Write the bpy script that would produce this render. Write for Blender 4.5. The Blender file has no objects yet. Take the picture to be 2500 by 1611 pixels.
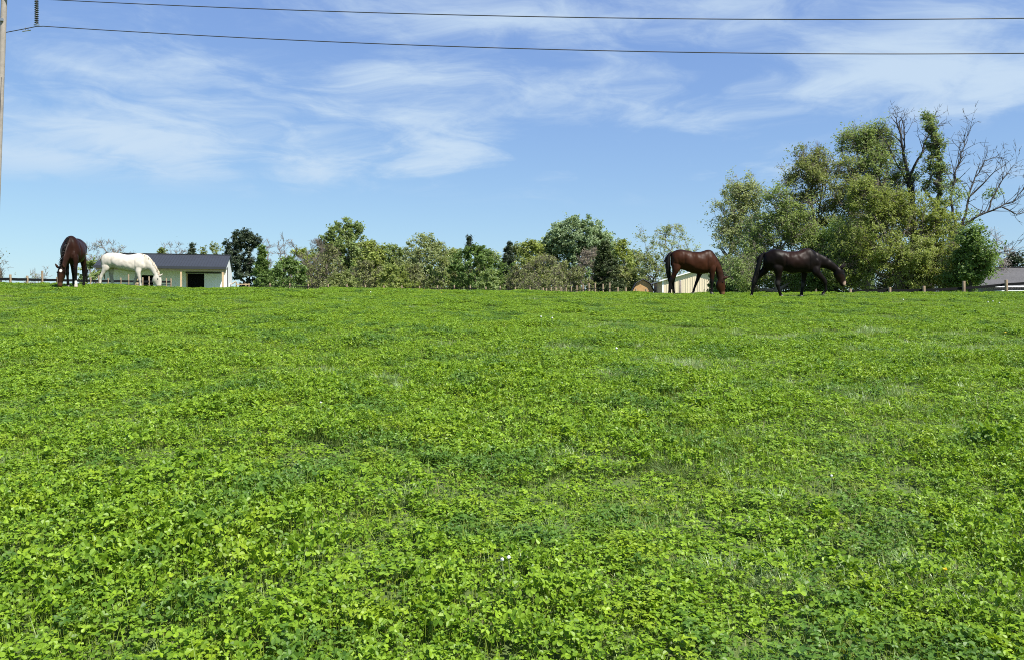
import bpy, bmesh, math, random
import numpy as np
from mathutils import Vector, noise as mnoise

# ------------------------------------------------------------------ scene, camera, world, sun
S = bpy.context.scene
C = S.collection
EYE = 1.55
F = 1962.0                     # focal length in photograph pixels (2500 wide)
HZ = 760.0                     # eye level row in the photograph

cam = bpy.data.cameras.new('camera'); camo = bpy.data.objects.new('camera', cam); C.objects.link(camo)
camo.location = (0, 0, EYE); camo.rotation_euler = (math.radians(90), 0, 0)
cam.sensor_width = 36; cam.lens = 36 * F / 2500; cam.shift_y = -(805.5 - HZ) / 2500
cam.clip_start = 0.05; cam.clip_end = 6000
S.camera = camo

SUN_EL = math.radians(54); SUN_AZ = math.radians(133)      # azimuth clockwise from +Y (view direction)
sd = Vector((math.sin(SUN_AZ) * math.cos(SUN_EL), math.cos(SUN_AZ) * math.cos(SUN_EL), math.sin(SUN_EL)))
sl = bpy.data.lights.new('sun', 'SUN'); sl.energy = 5.0; sl.angle = math.radians(0.53); sl.color = (1.0, 0.955, 0.88)
so = bpy.data.objects.new('sun', sl); C.objects.link(so); so.location = (20, -20, 40)
so.rotation_euler = (-sd).to_track_quat('-Z', 'Y').to_euler()

S.view_settings.view_transform = 'Standard'; S.view_settings.look = 'None'
S.view_settings.gamma = 1.0; S.view_settings.exposure = 0.9
S.cycles.use_denoising = False; S.cycles.filter_width = 1.0; S.cycles.use_adaptive_sampling = False
S.cycles.max_bounces = 6; S.cycles.diffuse_bounces = 3; S.cycles.transmission_bounces = 4; S.cycles.glossy_bounces = 2
S.cycles.transparent_max_bounces = 6

class NT:
    """small node-tree helper"""
    def __init__(s, nt): s.nt = nt; s.n = nt.nodes; s.l = nt.links
    def new(s, t, **kw):
        nd = s.n.new(t)
        for k, v in kw.items(): setattr(nd, k, v)
        return nd
    def link(s, a, b): s.l.new(a, b)
    def _set(s, sock, v):
        if hasattr(v, 'is_linked') or isinstance(v, bpy.types.NodeSocket): s.l.new(v, sock)
        else: sock.default_value = v
    def math(s, op, a, b=0.0, c=0.0, clamp=False):
        nd = s.n.new('ShaderNodeMath'); nd.operation = op; nd.use_clamp = clamp
        for i, v in enumerate((a, b, c)): s._set(nd.inputs[i], v)
        return nd.outputs[0]
    def vmath(s, op, a, b=(0, 0, 0)):
        nd = s.n.new('ShaderNodeVectorMath'); nd.operation = op
        s._set(nd.inputs[0], a); s._set(nd.inputs[1], b)
        return nd.outputs[0]
    def mix(s, f, a, b, mode='MIX'):
        nd = s.n.new('ShaderNodeMix'); nd.data_type = 'RGBA'; nd.blend_type = mode
        s._set(nd.inputs[0], f); s._set(nd.inputs[6], a); s._set(nd.inputs[7], b)
        return nd.outputs[2]
    def ramp(s, v, lo, hi, a=0.0, b=1.0, smooth=True):
        nd = s.n.new('ShaderNodeMapRange'); nd.interpolation_type = 'SMOOTHSTEP' if smooth else 'LINEAR'
        s._set(nd.inputs[0], v); nd.inputs[1].default_value = lo; nd.inputs[2].default_value = hi
        nd.inputs[3].default_value = a; nd.inputs[4].default_value = b
        return nd.outputs[0]
    def noise(s, vec, scale, detail=3, rough=0.5, dist=0.0):
        nd = s.n.new('ShaderNodeTexNoise')
        if vec is not None: s.l.new(vec, nd.inputs['Vector'])
        nd.inputs['Scale'].default_value = scale; nd.inputs['Detail'].default_value = detail
        nd.inputs['Roughness'].default_value = rough; nd.inputs['Distortion'].default_value = dist
        return nd.outputs[0]

def build_world():
    w = bpy.data.worlds.new('World'); S.world = w; w.use_nodes = True
    t = NT(w.node_tree); t.n.clear()
    out = t.new('ShaderNodeOutputWorld'); bg = t.new('ShaderNodeBackground')
    sky = t.new('ShaderNodeTexSky', sky_type='NISHITA'); sky.sun_disc = False
    sky.sun_elevation = SUN_EL; sky.sun_rotation = SUN_AZ
    sky.air_density = 1.0; sky.dust_density = 0.4; sky.ozone_density = 2.2; sky.altitude = 200
    tc = t.new('ShaderNodeTexCoord'); d = tc.outputs['Generated']
    sep = t.new('ShaderNodeSeparateXYZ'); t.link(d, sep.inputs[0])
    x, y, z = sep.outputs
    # high thin cloud layer: view direction projected on a level plane (all round the sky)
    zz = t.math('ADD', t.math('MAXIMUM', z, 0.0), 0.16)
    cx = t.math('DIVIDE', x, zz); cy = t.math('DIVIDE', y, zz)
    comb = t.new('ShaderNodeCombineXYZ'); t.link(cx, comb.inputs[0]); t.link(cy, comb.inputs[1])
    mp = t.new('ShaderNodeMapping'); t.link(comb.outputs[0], mp.inputs[0])
    mp.inputs['Rotation'].default_value = (0, 0, math.radians(-14)); mp.inputs['Scale'].default_value = (0.9, 0.95, 1)
    warp = t.noise(mp.outputs[0], 0.9, 3, 0.55)
    wv = t.new('ShaderNodeCombineXYZ'); t.link(warp, wv.inputs[0]); t.link(t.math('MULTIPLY', warp, -0.8), wv.inputs[1])
    pv = t.vmath('ADD', mp.outputs[0], wv.outputs[0])
    broad = t.noise(pv, 1.7, 7, 0.62, 0.5)
    mp2 = t.new('ShaderNodeMapping'); t.link(pv, mp2.inputs[0])
    mp2.inputs['Rotation'].default_value = (0, 0, math.radians(9)); mp2.inputs['Scale'].default_value = (0.9, 1.5, 1)
    fine = t.noise(mp2.outputs[0], 3.2, 7, 0.62, 0.6)
    # the larger wisps, each at its own azimuth / elevation
    az = t.math('ARCTAN2', x, y); el = t.math('ARCSINE', z)
    blobs = [  # px, py, half-length px, half-height px, tilt (deg, + = up to the right), weight
        (300, 330, 400, 62, 0, .46), (560, 215, 260, 48, -10, .36), (950, 178, 190, 34, 2, .30),
        (1680, 292, 300, 46, 5, .26), (1480, 190, 240, 55, -12, .10), (2330, 190, 330, 95, -8, .40),
        (1350, 40, 500, 48, -3, .38), (770, 395, 110, 48, 12, .34), (1085, 368, 160, 38, 8, .36),
        (80, 400, 130, 30, -4, .34), (1960, 352, 90, 13, 14, .18), (1020, 300, 150, 40, -25, .12),
        (420, 400, 120, 36, 0, .28), (2430, 20, 300, 50, 0, .34), (130, 140, 260, 22, -12, .16),
        (1560, 120, 300, 26, 8, .16)]
    acc = None
    for px, py, hl, hh, tilt, wgt in blobs:
        u = (px - 1250) / F; v = (HZ - py) / F
        A = math.atan(u); E = math.atan(v * math.cos(A)); ct, st = math.cos(math.radians(tilt)), math.sin(math.radians(tilt))
        da = t.math('SUBTRACT', az, A); de = t.math('SUBTRACT', el, E)
        p = t.math('ADD', t.math('MULTIPLY', da, ct / (hl / F * .85)), t.math('MULTIPLY', de, st / (hl / F * .85)))
        q = t.math('ADD', t.math('MULTIPLY', da, -st / (hh / F * .95)), t.math('MULTIPLY', de, ct / (hh / F * .95)))
        r2 = t.math('ADD', t.math('MULTIPLY', p, p), t.math('MULTIPLY', q, q))
        g = t.math('MULTIPLY', t.math('EXPONENT', t.math('MULTIPLY', r2, -0.75)), wgt)
        acc = g if acc is None else t.math('ADD', acc, g)
    dens = t.math('ADD', t.math('MULTIPLY', t.math('SUBTRACT', broad, 0.5), 1.9), t.math('MULTIPLY', t.math('SUBTRACT', fine, 0.5), 0.95))
    dens = t.math('ADD', dens, t.math('ADD', acc, -0.03))
    cl = t.ramp(dens, -0.08, 0.62)
    cl = t.math('MULTIPLY', cl, t.ramp(el, 0.12, 0.172))           # the wisps thin out towards the horizon
    cl = t.math('MULTIPLY', cl, 0.85)
    sc_ = t.new('ShaderNodeSeparateColor'); t.link(sky.outputs[0], sc_.inputs[0]); cc_ = t.new('ShaderNodeCombineColor')
    for i, (k, p) in enumerate(((1.33, .66), (1.60, .69), (3.30, .40))):      # camera-like tone response of the whole sky
        t.link(t.math('MULTIPLY', t.math('POWER', t.math('MAXIMUM', sc_.outputs[i], .001), p), k), cc_.inputs[i])
    lum = t.mix(cl, cc_.outputs[0], (4.9, 6.05, 7.25, 1))
    t.link(lum, bg.inputs[0]); bg.inputs[1].default_value = 0.068
    t.link(bg.outputs[0], out.inputs[0])
build_world()

# ------------------------------------------------------------------ helpers
rng = np.random.default_rng(7)
random.seed(7)

def at(px, py, d):
    """world point seen in the photograph at pixel (px,py), d metres ahead"""
    return Vector(((px - 1250) / F * d, d, EYE + (HZ - py) / F * d))

def sstep(a, b, t):
    u = np.clip((np.asarray(t, float) - a) / (b - a), 0, 1)
    return u * u * (3 - 2 * u)

CRX = np.array([-60, -34, -20.4, -15.6, -11.3, -5.7, -0.8, 4.1, 8.2, 12.2, 15.5, 20.4, 34, 60.])
CRZ = np.array([0.404, 0.284, 0.224, 0.076, -0.02, 0.018, -0.072, -0.158, -0.194, -0.13, -0.157, -0.151, -0.161, -0.221])
def terrain(x, y):
    x = np.asarray(x, float); y = np.asarray(y, float)
    y, x = np.broadcast_arrays(y, x)
    yy = np.linspace(-20, 400, 4201)
    sl = np.where(yy < 0, .05, .082) * (1 - sstep(23, 34, yy)) - .012 * sstep(36, 48, yy) * (1 - sstep(90, 160, yy))
    zz = np.cumsum(sl) * (yy[1] - yy[0]); zz -= np.interp(0, yy, zz)
    P = np.interp(y, yy, zz)
    k = sstep(5, 24, y) * (1 - sstep(60, 110, y))
    xs = x * 32 / np.maximum(y, 20)
    z = P + np.interp(np.where(y > 34, xs, x), CRX, CRZ) * k
    z = z - 1.1 * sstep(46, 66, y) * sstep(10, 22, x - (y - 46) * .15)        # the ground drops behind the right-hand rise
    z = z + .12 * np.exp(-((x + 13.5) / 6) ** 2 - ((y - 25) / 5) ** 2)
    nf = 1 - sstep(60, 90, y)
    z = z + nf * (.022 * np.sin(x * 1.3 + .7 * y) + .02 * np.sin(.9 * y - .4 * x + 1) + .012 * np.sin(2.9 * x + 1.7 * y) + .01 * np.sin(3.7 * y - 2.2 * x))
    return z
def gz(x, y): return float(terrain(x, y))

def set_mesh(name, V, loops, sizes, mats=(), smooth=False, attrs=None, fmat=None):
    me = bpy.data.meshes.new(name)
    V = np.ascontiguousarray(V, np.float32); loops = np.ascontiguousarray(loops, np.int32).ravel(); sizes = np.ascontiguousarray(sizes, np.int32)
    me.vertices.add(len(V)); me.vertices.foreach_set('co', V.ravel())
    me.loops.add(len(loops)); me.loops.foreach_set('vertex_index', loops)
    me.polygons.add(len(sizes))
    st = np.zeros(len(sizes), np.int32); st[1:] = np.cumsum(sizes)[:-1]
    me.polygons.foreach_set('loop_start', st); me.polygons.foreach_set('loop_total', sizes)
    if fmat is not None: me.polygons.foreach_set('material_index', np.ascontiguousarray(fmat, np.int32))
    me.polygons.foreach_set('use_smooth', np.full(len(sizes), bool(smooth)))
    for m in mats: me.materials.append(m)
    if attrs:
        for k, a in attrs.items():
            a = np.asarray(a, np.float32)
            if a.ndim == 1:
                at_ = me.attributes.new(k, 'FLOAT', 'POINT'); at_.data.foreach_set('value', a)
            elif a.shape[1] == 4:
                at_ = me.attributes.new(k, 'FLOAT_COLOR', 'POINT'); at_.data.foreach_set('color', a.ravel())
    me.update(calc_edges=True); me.validate()
    return me

class MB:
    """collects faces of any size; build() links them as ONE mesh object"""
    def __init__(s): s.V = []; s.F = []
    def add(s, verts, faces):
        b = len(s.V); s.V += [tuple(v) for v in verts]; s.F += [tuple(i + b for i in f) for f in faces]
    def box(s, c, size, rz=0.0, taper=1.0):
        cx, cy, cz = c; hx, hy, hz = size[0] / 2, size[1] / 2, size[2] / 2
        ca, sa = math.cos(rz), math.sin(rz); v = []
        for k, (sx, sy, sz) in enumerate([(-1,-1,-1),(1,-1,-1),(1,1,-1),(-1,1,-1),(-1,-1,1),(1,-1,1),(1,1,1),(-1,1,1)]):
            q = taper if sz > 0 else 1
            lx, ly = sx * hx * q, sy * hy * q
            v.append((cx + lx * ca - ly * sa, cy + lx * sa + ly * ca, cz + sz * hz))
        s.add(v, [(0,3,2,1),(4,5,6,7),(0,1,5,4),(1,2,6,5),(2,3,7,6),(3,0,4,7)])
    def tube(s, pts, radii, n=8, caps=True):
        pts = [Vector(p) for p in pts]; rings = []
        up = Vector((0, 0, 1)); prev = None
        for i, p in enumerate(pts):
            tdir = (pts[min(i + 1, len(pts) - 1)] - pts[max(i - 1, 0)]).normalized()
            if prev is None: a = tdir.cross(up if abs(tdir.z) < .9 else Vector((1, 0, 0))).normalized()
            else: a = (prev - tdir * prev.dot(tdir)).normalized()
            prev = a; b = tdir.cross(a); r = radii[i] if hasattr(radii, '__len__') else radii
            rings.append([p + a * (math.cos(2 * math.pi * k / n) * r) + b * (math.sin(2 * math.pi * k / n) * r) for k in range(n)])
        v = [q for r in rings for q in r]; f = []
        for i in range(len(pts) - 1):
            for k in range(n):
                f.append((i * n + k, i * n + (k + 1) % n, (i + 1) * n + (k + 1) % n, (i + 1) * n + k))
        if caps: f.append(tuple(range(n))[::-1]); f.append(tuple((len(pts) - 1) * n + k for k in range(n)))
        s.add(v, f)
    def loft(s, rings):
        n = len(rings[0]); v = [q for r in rings for q in r]; f = []
        for i in range(len(rings) - 1):
            for k in range(n):
                f.append((i * n + k, i * n + (k + 1) % n, (i + 1) * n + (k + 1) % n, (i + 1) * n + k))
        f.append(tuple(range(n))[::-1]); f.append(tuple((len(rings) - 1) * n + k for k in range(n)))
        s.add(v, f)
    def build(s, name, mat, parent=None, smooth=False, bevel=0.0):
        me = bpy.data.meshes.new(name); me.from_pydata(s.V, [], s.F)
        bm = bmesh.new(); bm.from_mesh(me); bmesh.ops.recalc_face_normals(bm, faces=bm.faces)
        if bevel: bmesh.ops.bevel(bm, geom=bm.edges[:], offset=bevel, segments=1, affect='EDGES')
        bm.to_mesh(me); bm.free()
        if mat: me.materials.append(mat)
        if smooth: me.polygons.foreach_set('use_smooth', np.full(len(me.polygons), True))
        return link(name, me, parent)

def link(name, me, parent=None):
    o = bpy.data.objects.new(name, me); C.objects.link(o)
    if parent is not None: o.parent = parent
    return o
def thing(name, label, cat, loc=(0, 0, 0), rz=0.0, group=None):
    o = bpy.data.objects.new(name, None); C.objects.link(o); o.empty_display_size = .2
    o.location = loc; o.rotation_euler = (0, 0, rz)
    tag(o, label, cat, group); return o
def tag(o, label=None, cat=None, group=None, kind=None):
    if label: o['label'] = label
    if cat: o['category'] = cat
    if group: o['group'] = group
    if kind: o['kind'] = kind
    return o

# ------------------------------------------------------------------ materials
def mat(name):
    m = bpy.data.materials.new(name); m.use_nodes = True
    t = NT(m.node_tree); bs = t.n['Principled BSDF']
    return m, t, bs

def plain(name, col, rough=.6, var=.25, scale=6.0, bump=0.0, metal=0.0, spec=.5):
    m, t, bs = mat(name)
    tc = t.new('ShaderNodeTexCoord'); nz = t.noise(tc.outputs['Object'], scale, 6, .6)
    k = t.ramp(nz, .25, .75, 1 - var, 1 + var, False)
    hsv = t.new('ShaderNodeHueSaturation'); t._set(hsv.inputs['Value'], k); hsv.inputs['Color'].default_value = (*col, 1)
    t.link(hsv.outputs[0], bs.inputs['Base Color']); bs.inputs['Roughness'].default_value = rough
    bs.inputs['Metallic'].default_value = metal; bs.inputs['Specular IOR Level'].default_value = spec
    if bump:
        b = t.new('ShaderNodeBump'); b.inputs['Strength'].default_value = bump; b.inputs['Distance'].default_value = .02
        t.link(t.noise(tc.outputs['Object'], scale * 4, 6, .65), b.inputs['Height']); t.link(b.outputs[0], bs.inputs['Normal'])
    return m

def leafmat(name, dark, light, trans=.32, rough=.5, spec=.35, world=None, tint=None):
    """leaf colour between two greens by the leaf's own 'v'; world = scales of a patchy species / vigour variation"""
    m, t, bs = mat(name)
    a = t.new('ShaderNodeAttribute'); a.attribute_name = 'v'
    v = a.outputs['Fac']
    col = t.mix(v, (*dark, 1), (*light, 1))
    if world:
        g = t.new('ShaderNodeNewGeometry')
        n1 = t.noise(g.outputs['Position'], world[0], 4, .6); n2 = t.noise(g.outputs['Position'], world[1], 3, .6)
        col = t.mix(t.ramp(n1, .52, .60), col, t.mix(v, (*tint[0], 1), (*tint[1], 1)))
        col = t.mix(t.ramp(n2, .55, .62, 0, .6), col, t.mix(v, (*tint[2], 1), (*tint[3], 1)))
    t.link(col, bs.inputs['Base Color']); bs.inputs['Roughness'].default_value = rough; bs.inputs['Specular IOR Level'].default_value = spec
    tr = t.new('ShaderNodeBsdfTranslucent')
    t.link(t.mix(.5, col, (col_mul(light, 1.25)[0], col_mul(light, 1.25)[1], light[2] * .7, 1)), tr.inputs[0])
    mx = t.new('ShaderNodeMixShader'); mx.inputs[0].default_value = trans
    t.link(bs.outputs[0], mx.inputs[1]); t.link(tr.outputs[0], mx.inputs[2])
    t.link(mx.outputs[0], t.n['Material Output'].inputs[0])
    return m
def col_mul(c, k): return tuple(x * k for x in c)

M = {}
M['clover'] = leafmat('clover_leaf', (0.075, 0.158, 0.009), (0.241, 0.379, 0.023), .34, .46, .30, (1.15, 2.6),
                      ((.046, .112, .014), (.132, .245, .036), (0.134, 0.212, 0.009), (0.305, 0.409, 0.021)))
M['blade'] = leafmat('grass_blade', (0.091, 0.163, 0.017), (0.251, 0.345, 0.043), .30, .45, .40, (.5, 1.9),
                     ((0.075, 0.143, 0.021), (0.203, 0.286, 0.052), (0.161, 0.202, 0.021), (0.300, 0.325, 0.048)))
M['tuft'] = leafmat('tuft_blade', (.110, .190, .050), (.30, .41, .15), .25, .40, .5)
M['straw'] = leafmat('dry_blade', (.22, .19, .08), (.40, .35, .17), .2, .6, .3)
M['soil'] = plain('soil', (.040, .034, .018), .95, .4, 3.0, .5)
M['bark'] = plain('bark', (.125, .105, .082), .9, .35, 5.0, .6)
M['bark_pale'] = plain('bark_pale', (.17, .145, .125), .9, .3, 5.0, .5)
M['bark_dark'] = plain('bark_dark', (.062, .053, .043), .9, .35, 5.0, .5)
M['dead_wood'] = plain('dead_wood', (.048, .042, .036), .9, .35, 5.0, .5)
M['post'] = plain('weathered_post', (.215, .16, .10), .85, .3, 4.0, .4)
M['pole'] = plain('pole_wood', (.27, .24, .21), .85, .25, 2.5, .5)
M['strap'] = plain('black_strap', (.008, .008, .009), .8, .3, 5, 0, 0, .15)
M['wire'] = plain('conductor', (.045, .046, .055), .5, .1, 5)
M['insul'] = plain('insulator_glaze', (.035, .035, .045), .25, .1, 5)
M['white'] = plain('white_metal_siding', (.74, .74, .74), .5, .07, 2)
M['cream'] = plain('cream_metal_siding', (.66, .56, .40), .5, .06, 2)
M['trim'] = plain('white_trim', (.80, .80, .79), .45, .04, 2)
M['roofm'] = plain('charcoal_metal_roof', (.030, .034, .041), .6, .12, 1.5, 0, 0, .25)
M['lumber'] = plain('new_lumber', (.46, .33, .19), .75, .2, 3)
M['orange'] = plain('stained_wood', (.52, .31, .13), .75, .2, 3)
M['dark'] = plain('dark_interior', (.03, .03, .035), .8, .2, 3)
M['shingle'] = plain('grey_shingle', (.080, .078, .080), .9, .35, 9, .4)
M['greywall'] = plain('grey_wall', (.16, .155, .15), .8, .15, 3)
M['glass'] = plain('window_glass', (.05, .06, .07), .12, .1, 2)
M['steel'] = plain('galvanised', (.35, .36, .37), .4, .15, 5, 0, .6)
M['dirt'] = plain('dirt_floor', (.12, .09, .06), .95, .3, 3)

# ------------------------------------------------------------------ ground
def ground():
    def axis(lim, fine, n_f, n_c):
        a = np.linspace(-fine, fine, n_f)
        b = fine * np.exp(np.linspace(0, math.log(lim / fine), n_c))[1:]
        return np.concatenate([-b[::-1], a, b])
    X = axis(2600, 46, 161, 26)
    yb = 70 * np.exp(np.linspace(0, math.log(3600 / 70), 30))[1:]
    Y = np.concatenate([-12 - 60 * np.linspace(1, 0, 6)[:-1] ** 2 * 12, np.linspace(-12, 70, 206), yb])
    gx, gy = np.meshgrid(X, Y); Z = terrain(gx, gy)
    V = np.stack([gx, gy, Z], -1).reshape(-1, 3); nx = len(X); ny = len(Y)
    i = np.arange(ny - 1)[:, None] * nx + np.arange(nx - 1)[None]
    q = np.stack([i, i + 1, i + nx + 1, i + nx], -1).reshape(-1, 4)
    m, t, bs = mat('pasture_turf')
    g = t.new('ShaderNodeNewGeometry'); p = g.outputs['Position']
    n1 = t.noise(p, 14, 6, .7); n2 = t.noise(p, .6, 4, .6); n3 = t.noise(p, 3.0, 4, .6)
    col = t.mix(n1, (.052, .085, .016, 1), (.100, .145, .032, 1))
    col = t.mix(t.ramp(n3, .55, .75, 0, .8), col, (.105, .105, .040, 1))
    sp = t.new('ShaderNodeSeparateXYZ'); t.link(p, sp.inputs[0])
    col = t.mix(t.ramp(sp.outputs[1], 38, 60), col, t.mix(n2, (.05, .10, .02, 1), (.10, .17, .04, 1)))
    t.link(col, bs.inputs['Base Color']); bs.inputs['Roughness'].default_value = .95
    b = t.new('ShaderNodeBump'); b.inputs['Strength'].default_value = .8; b.inputs['Distance'].default_value = .03
    t.link(n1, b.inputs['Height']); t.link(b.outputs[0], bs.inputs['Normal'])
    o = link('ground', set_mesh('ground', V, q, np.full(len(q), 4), [m], True))
    tag(o, kind='structure')
ground()

# ------------------------------------------------------------------ sward: clover and grass
def unit(a): return a / np.maximum(np.linalg.norm(a, axis=-1, keepdims=True), 1e-9)

def clover_leaves(pos, size, yaw, tilt, tdir, tone, r):
    """trifoliate leaves: three rounded, notched leaflets folded along the midrib. returns V, loops, sizes, v"""
    n = len(pos)
    # leaflet outline in its own frame (x out from the stalk)
    half = np.array([[.0, .0], [.20, .26], [.50, .44], [.80, .40], [.98, .20], [.92, .0]])
    c = np.concatenate([half, half[1:5][::-1] * [1, -1]])        # 10 outline points
    prof = np.abs(c[:, 1]) * .34 - .30 * (c[:, 0] - .4) ** 2 * (c[:, 0] > .4)
    P3 = np.stack([c[:, 0], c[:, 1], prof], -1)                   # (10,3)
    V = []; vv = []
    cy, sy = np.cos(yaw), np.sin(yaw)
    # leaf normal tilted by 'tilt' towards 'tdir'
    nx_, ny_, nz_ = np.sin(tilt) * np.cos(tdir), np.sin(tilt) * np.sin(tdir), np.cos(tilt)
    N = np.stack([nx_, ny_, nz_], -1); Xa = np.stack([cy, sy, 0 * cy], -1); Xa = unit(Xa - N * (Xa * N).sum(-1, keepdims=True)); Ya = np.cross(N, Xa)
    for k in range(3):
        a = 2 * math.pi / 3 * k + r.normal(0, .16, n); ca, sa = np.cos(a)[:, None], np.sin(a)[:, None]
        X1 = Xa * ca + Ya * sa; Y1 = np.cross(N, X1)
        drop = r.normal(-.10, .28, n)[:, None]                    # each leaflet hangs or lifts a little
        X2 = unit(X1 * np.cos(drop) + N * np.sin(drop)); N2 = np.cross(X2, Y1)
        s = (size * r.uniform(.85, 1.12, n))[:, None, None]
        pts = pos[:, None] + s * (P3[None, :, 0:1] * X2[:, None] + P3[None, :, 1:2] * Y1[:, None] + P3[None, :, 2:3] * N2[:, None])
        V.append(pts); vv.append(np.repeat((tone + r.normal(0, .07, n))[:, None], 10, 1))
    V = np.stack(V, 1).reshape(-1, 3); vv = np.stack(vv, 1).reshape(-1)
    L = len(V) // 10; base = np.arange(L)[:, None] * 10
    f1 = base + np.array([0, 1, 2, 3, 4, 5]); f2 = base + np.array([0, 5, 6, 7, 8, 9])
    loops = np.concatenate([f1, f2], 1).reshape(-1); sizes = np.full(2 * L, 6)
    return V, loops, sizes, np.clip(vv, 0, 1)

def blades(base, length, width, yaw, lean, curl, tone):
    n = len(base); seg = 4
    d = np.stack([np.cos(yaw), np.sin(yaw), 0 * yaw], -1); side = np.stack([-np.sin(yaw), np.cos(yaw), 0 * yaw], -1)
    V = []; p = base.copy(); ang = lean.copy()
    for i in range(seg + 1):
        w = (width * (1 - (i / seg) ** 1.6) * .5 + .0003)[:, None]
        V.append(np.stack([p - side * w, p + side * w], 1))
        st = (length / seg)[:, None]
        p = p + st * (d * np.sin(ang)[:, None] + np.array([0, 0, 1.]) * np.cos(ang)[:, None]); ang = ang + curl / seg
    V = np.stack(V, 1).reshape(n, -1, 3); k = 2 * (seg + 1)
    b = np.arange(n)[:, None, None] * k + np.arange(seg)[None, :, None] * 2 + np.array([0, 1, 3, 2])
    return V.reshape(-1, 3), b.reshape(-1), np.full(n * seg, 4), np.repeat(tone, k)

def join_parts(name, parts, mats):
    V = []; lo = []; sz = []; vv = []; fm = []; off = 0
    for (v, l, s, a), mi in parts:
        V.append(v); lo.append(np.asarray(l) + off); sz.append(s); vv.append(a); fm.append(np.full(len(s), mi)); off += len(v)
    return set_mesh(name, np.concatenate(V), np.concatenate(lo), np.concatenate(sz), mats, False, {'v': np.concatenate(vv)}, np.concatenate(fm))

proto = bpy.data.collections.new('sward_pieces')       # only reached by the geometry nodes of the sward
def sward_piece(i, n_leaf, n_blade, leaf=(.020, .034), h=(.03, .115), bl=(.05, .13), dry=4, R=.37):
    r = np.random.default_rng(100 + i)
    def pts(n):
        a = r.uniform(0, 2 * math.pi, n); q = R * np.sqrt(r.uniform(0, 1, n)); return q * np.cos(a), q * np.sin(a)
    x, y = pts(n_leaf)
    ph = r.uniform(0, 6, 4)
    clump = .5 + .25 * np.sin(x * 17 + ph[0]) + .25 * np.sin(y * 19 + ph[1]) + .2 * np.sin((x + y) * 31 + ph[2])
    z = h[0] + (h[1] - h[0]) * np.clip(.62 * clump + .55 * r.uniform(0, 1, n_leaf) ** 1.3, 0, 1.2)
    sz = r.uniform(*leaf, n_leaf) * (.75 + .45 * clump)
    tone = np.clip(r.normal(.46, .26, n_leaf) + .25 * (clump - .5), 0, 1)
    tone[r.uniform(size=n_leaf) < .03] = 1.0
    L = clover_leaves(np.stack([x, y, z], -1), sz, r.uniform(0, 6.28, n_leaf), np.abs(r.normal(0, .60, n_leaf)), r.uniform(0, 6.28, n_leaf), tone, r)
    parts = [(L, 0)]
    ns = n_leaf // 2                                    # leaf stalks
    parts.append((blades(np.stack([x[:ns] + r.normal(0, .012, ns), y[:ns] + r.normal(0, .012, ns), 0 * x[:ns] - .01], -1), z[:ns] + .008, np.full(ns, .0022),
                         r.uniform(0, 6.28, ns), r.uniform(0, .2, ns), r.normal(0, .2, ns), np.full(ns, .75)), 1))
    x, y = pts(n_blade)
    B = blades(np.stack([x, y, 0 * x - .01], -1), r.uniform(*bl, n_blade), r.uniform(.0025, .0055, n_blade), r.uniform(0, 6.28, n_blade),
               np.abs(r.normal(.15, .22, n_blade)), np.abs(r.normal(.5, .5, n_blade)), np.clip(r.normal(.5, .22, n_blade), 0, 1))
    parts.append((B, 1))
    x, y = pts(dry)
    parts.append((blades(np.stack([x, y, 0 * x - .005], -1), r.uniform(.05, .13, dry), r.uniform(.002, .004, dry), r.uniform(0, 6.28, dry),
                         r.uniform(.4, 1.3, dry), r.normal(.3, .4, dry), r.uniform(0, 1, dry)), 2))
    me = join_parts('piece_%02d' % i, parts, [M['clover'], M['blade'], M['straw']])
    o = bpy.data.objects.new('piece_%02d' % i, me); proto.objects.link(o)

NP = [(760, 220), (720, 280), (560, 240), (620, 300), (680, 260),          # 0-4 close clover
      (380, 420), (320, 520), (420, 380),                              # 5-7 clover and grass
      (420, 950), (340, 1100)]                                            # 8-9 thin grassy spots
for i, (a, b) in enumerate(NP):
    if i < 5: sward_piece(i, a, b, leaf=(.011, .020) if i in (0, 1) else (.013, .026) if i == 2 else (.0115, .0225), h=(.025, .11 + .02 * (i == 2)), bl=(.05, .15), dry=6)
    elif i < 8: sward_piece(i, a, b, leaf=(.011, .021), h=(.02, .085), bl=(.05, .14), dry=24)
    else: sward_piece(i, a, b, leaf=(.009, .018), h=(.012, .06), bl=(.04, .12), dry=90)

def tuft_piece(i, n, ln, R, wide):
    r = np.random.default_rng(300 + i); a = r.uniform(0, 6.28, n); q = R * np.sqrt(r.uniform(0, 1, n))
    yaw = a + r.normal(0, .7, n)
    B = blades(np.stack([q * np.cos(a), q * np.sin(a), 0 * a - .01], -1), r.uniform(ln * .55, ln, n), r.uniform(.6, 1., n) * wide, yaw,
               .15 + .7 * q / R * r.uniform(.3, 1, n), np.abs(r.normal(1.0, .5, n)), np.clip(r.normal(.55, .25, n), 0, 1))
    d = n // 12
    D = blades(np.stack([q[:d] * np.cos(a[:d]), q[:d] * np.sin(a[:d]), 0 * a[:d]], -1), r.uniform(ln * .5, ln, d), np.full(d, wide * .6), yaw[:d] + 1,
               r.uniform(.2, .8, d), r.normal(.4, .3, d), r.uniform(0, 1, d))
    return join_parts('tuft_%02d' % i, [(B, 0), (D, 1)], [M['tuft'], M['straw']])
tufts = bpy.data.collections.new('tuft_pieces')
for i, (n, ln, R, w) in enumerate([(190, .20, .14, .006), (260, .17, .22, .0055), (140, .23, .10, .007)]):
    tufts.objects.link(bpy.data.objects.new('tuft_%02d' % i, tuft_piece(i, n, ln, R, w)))

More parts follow.
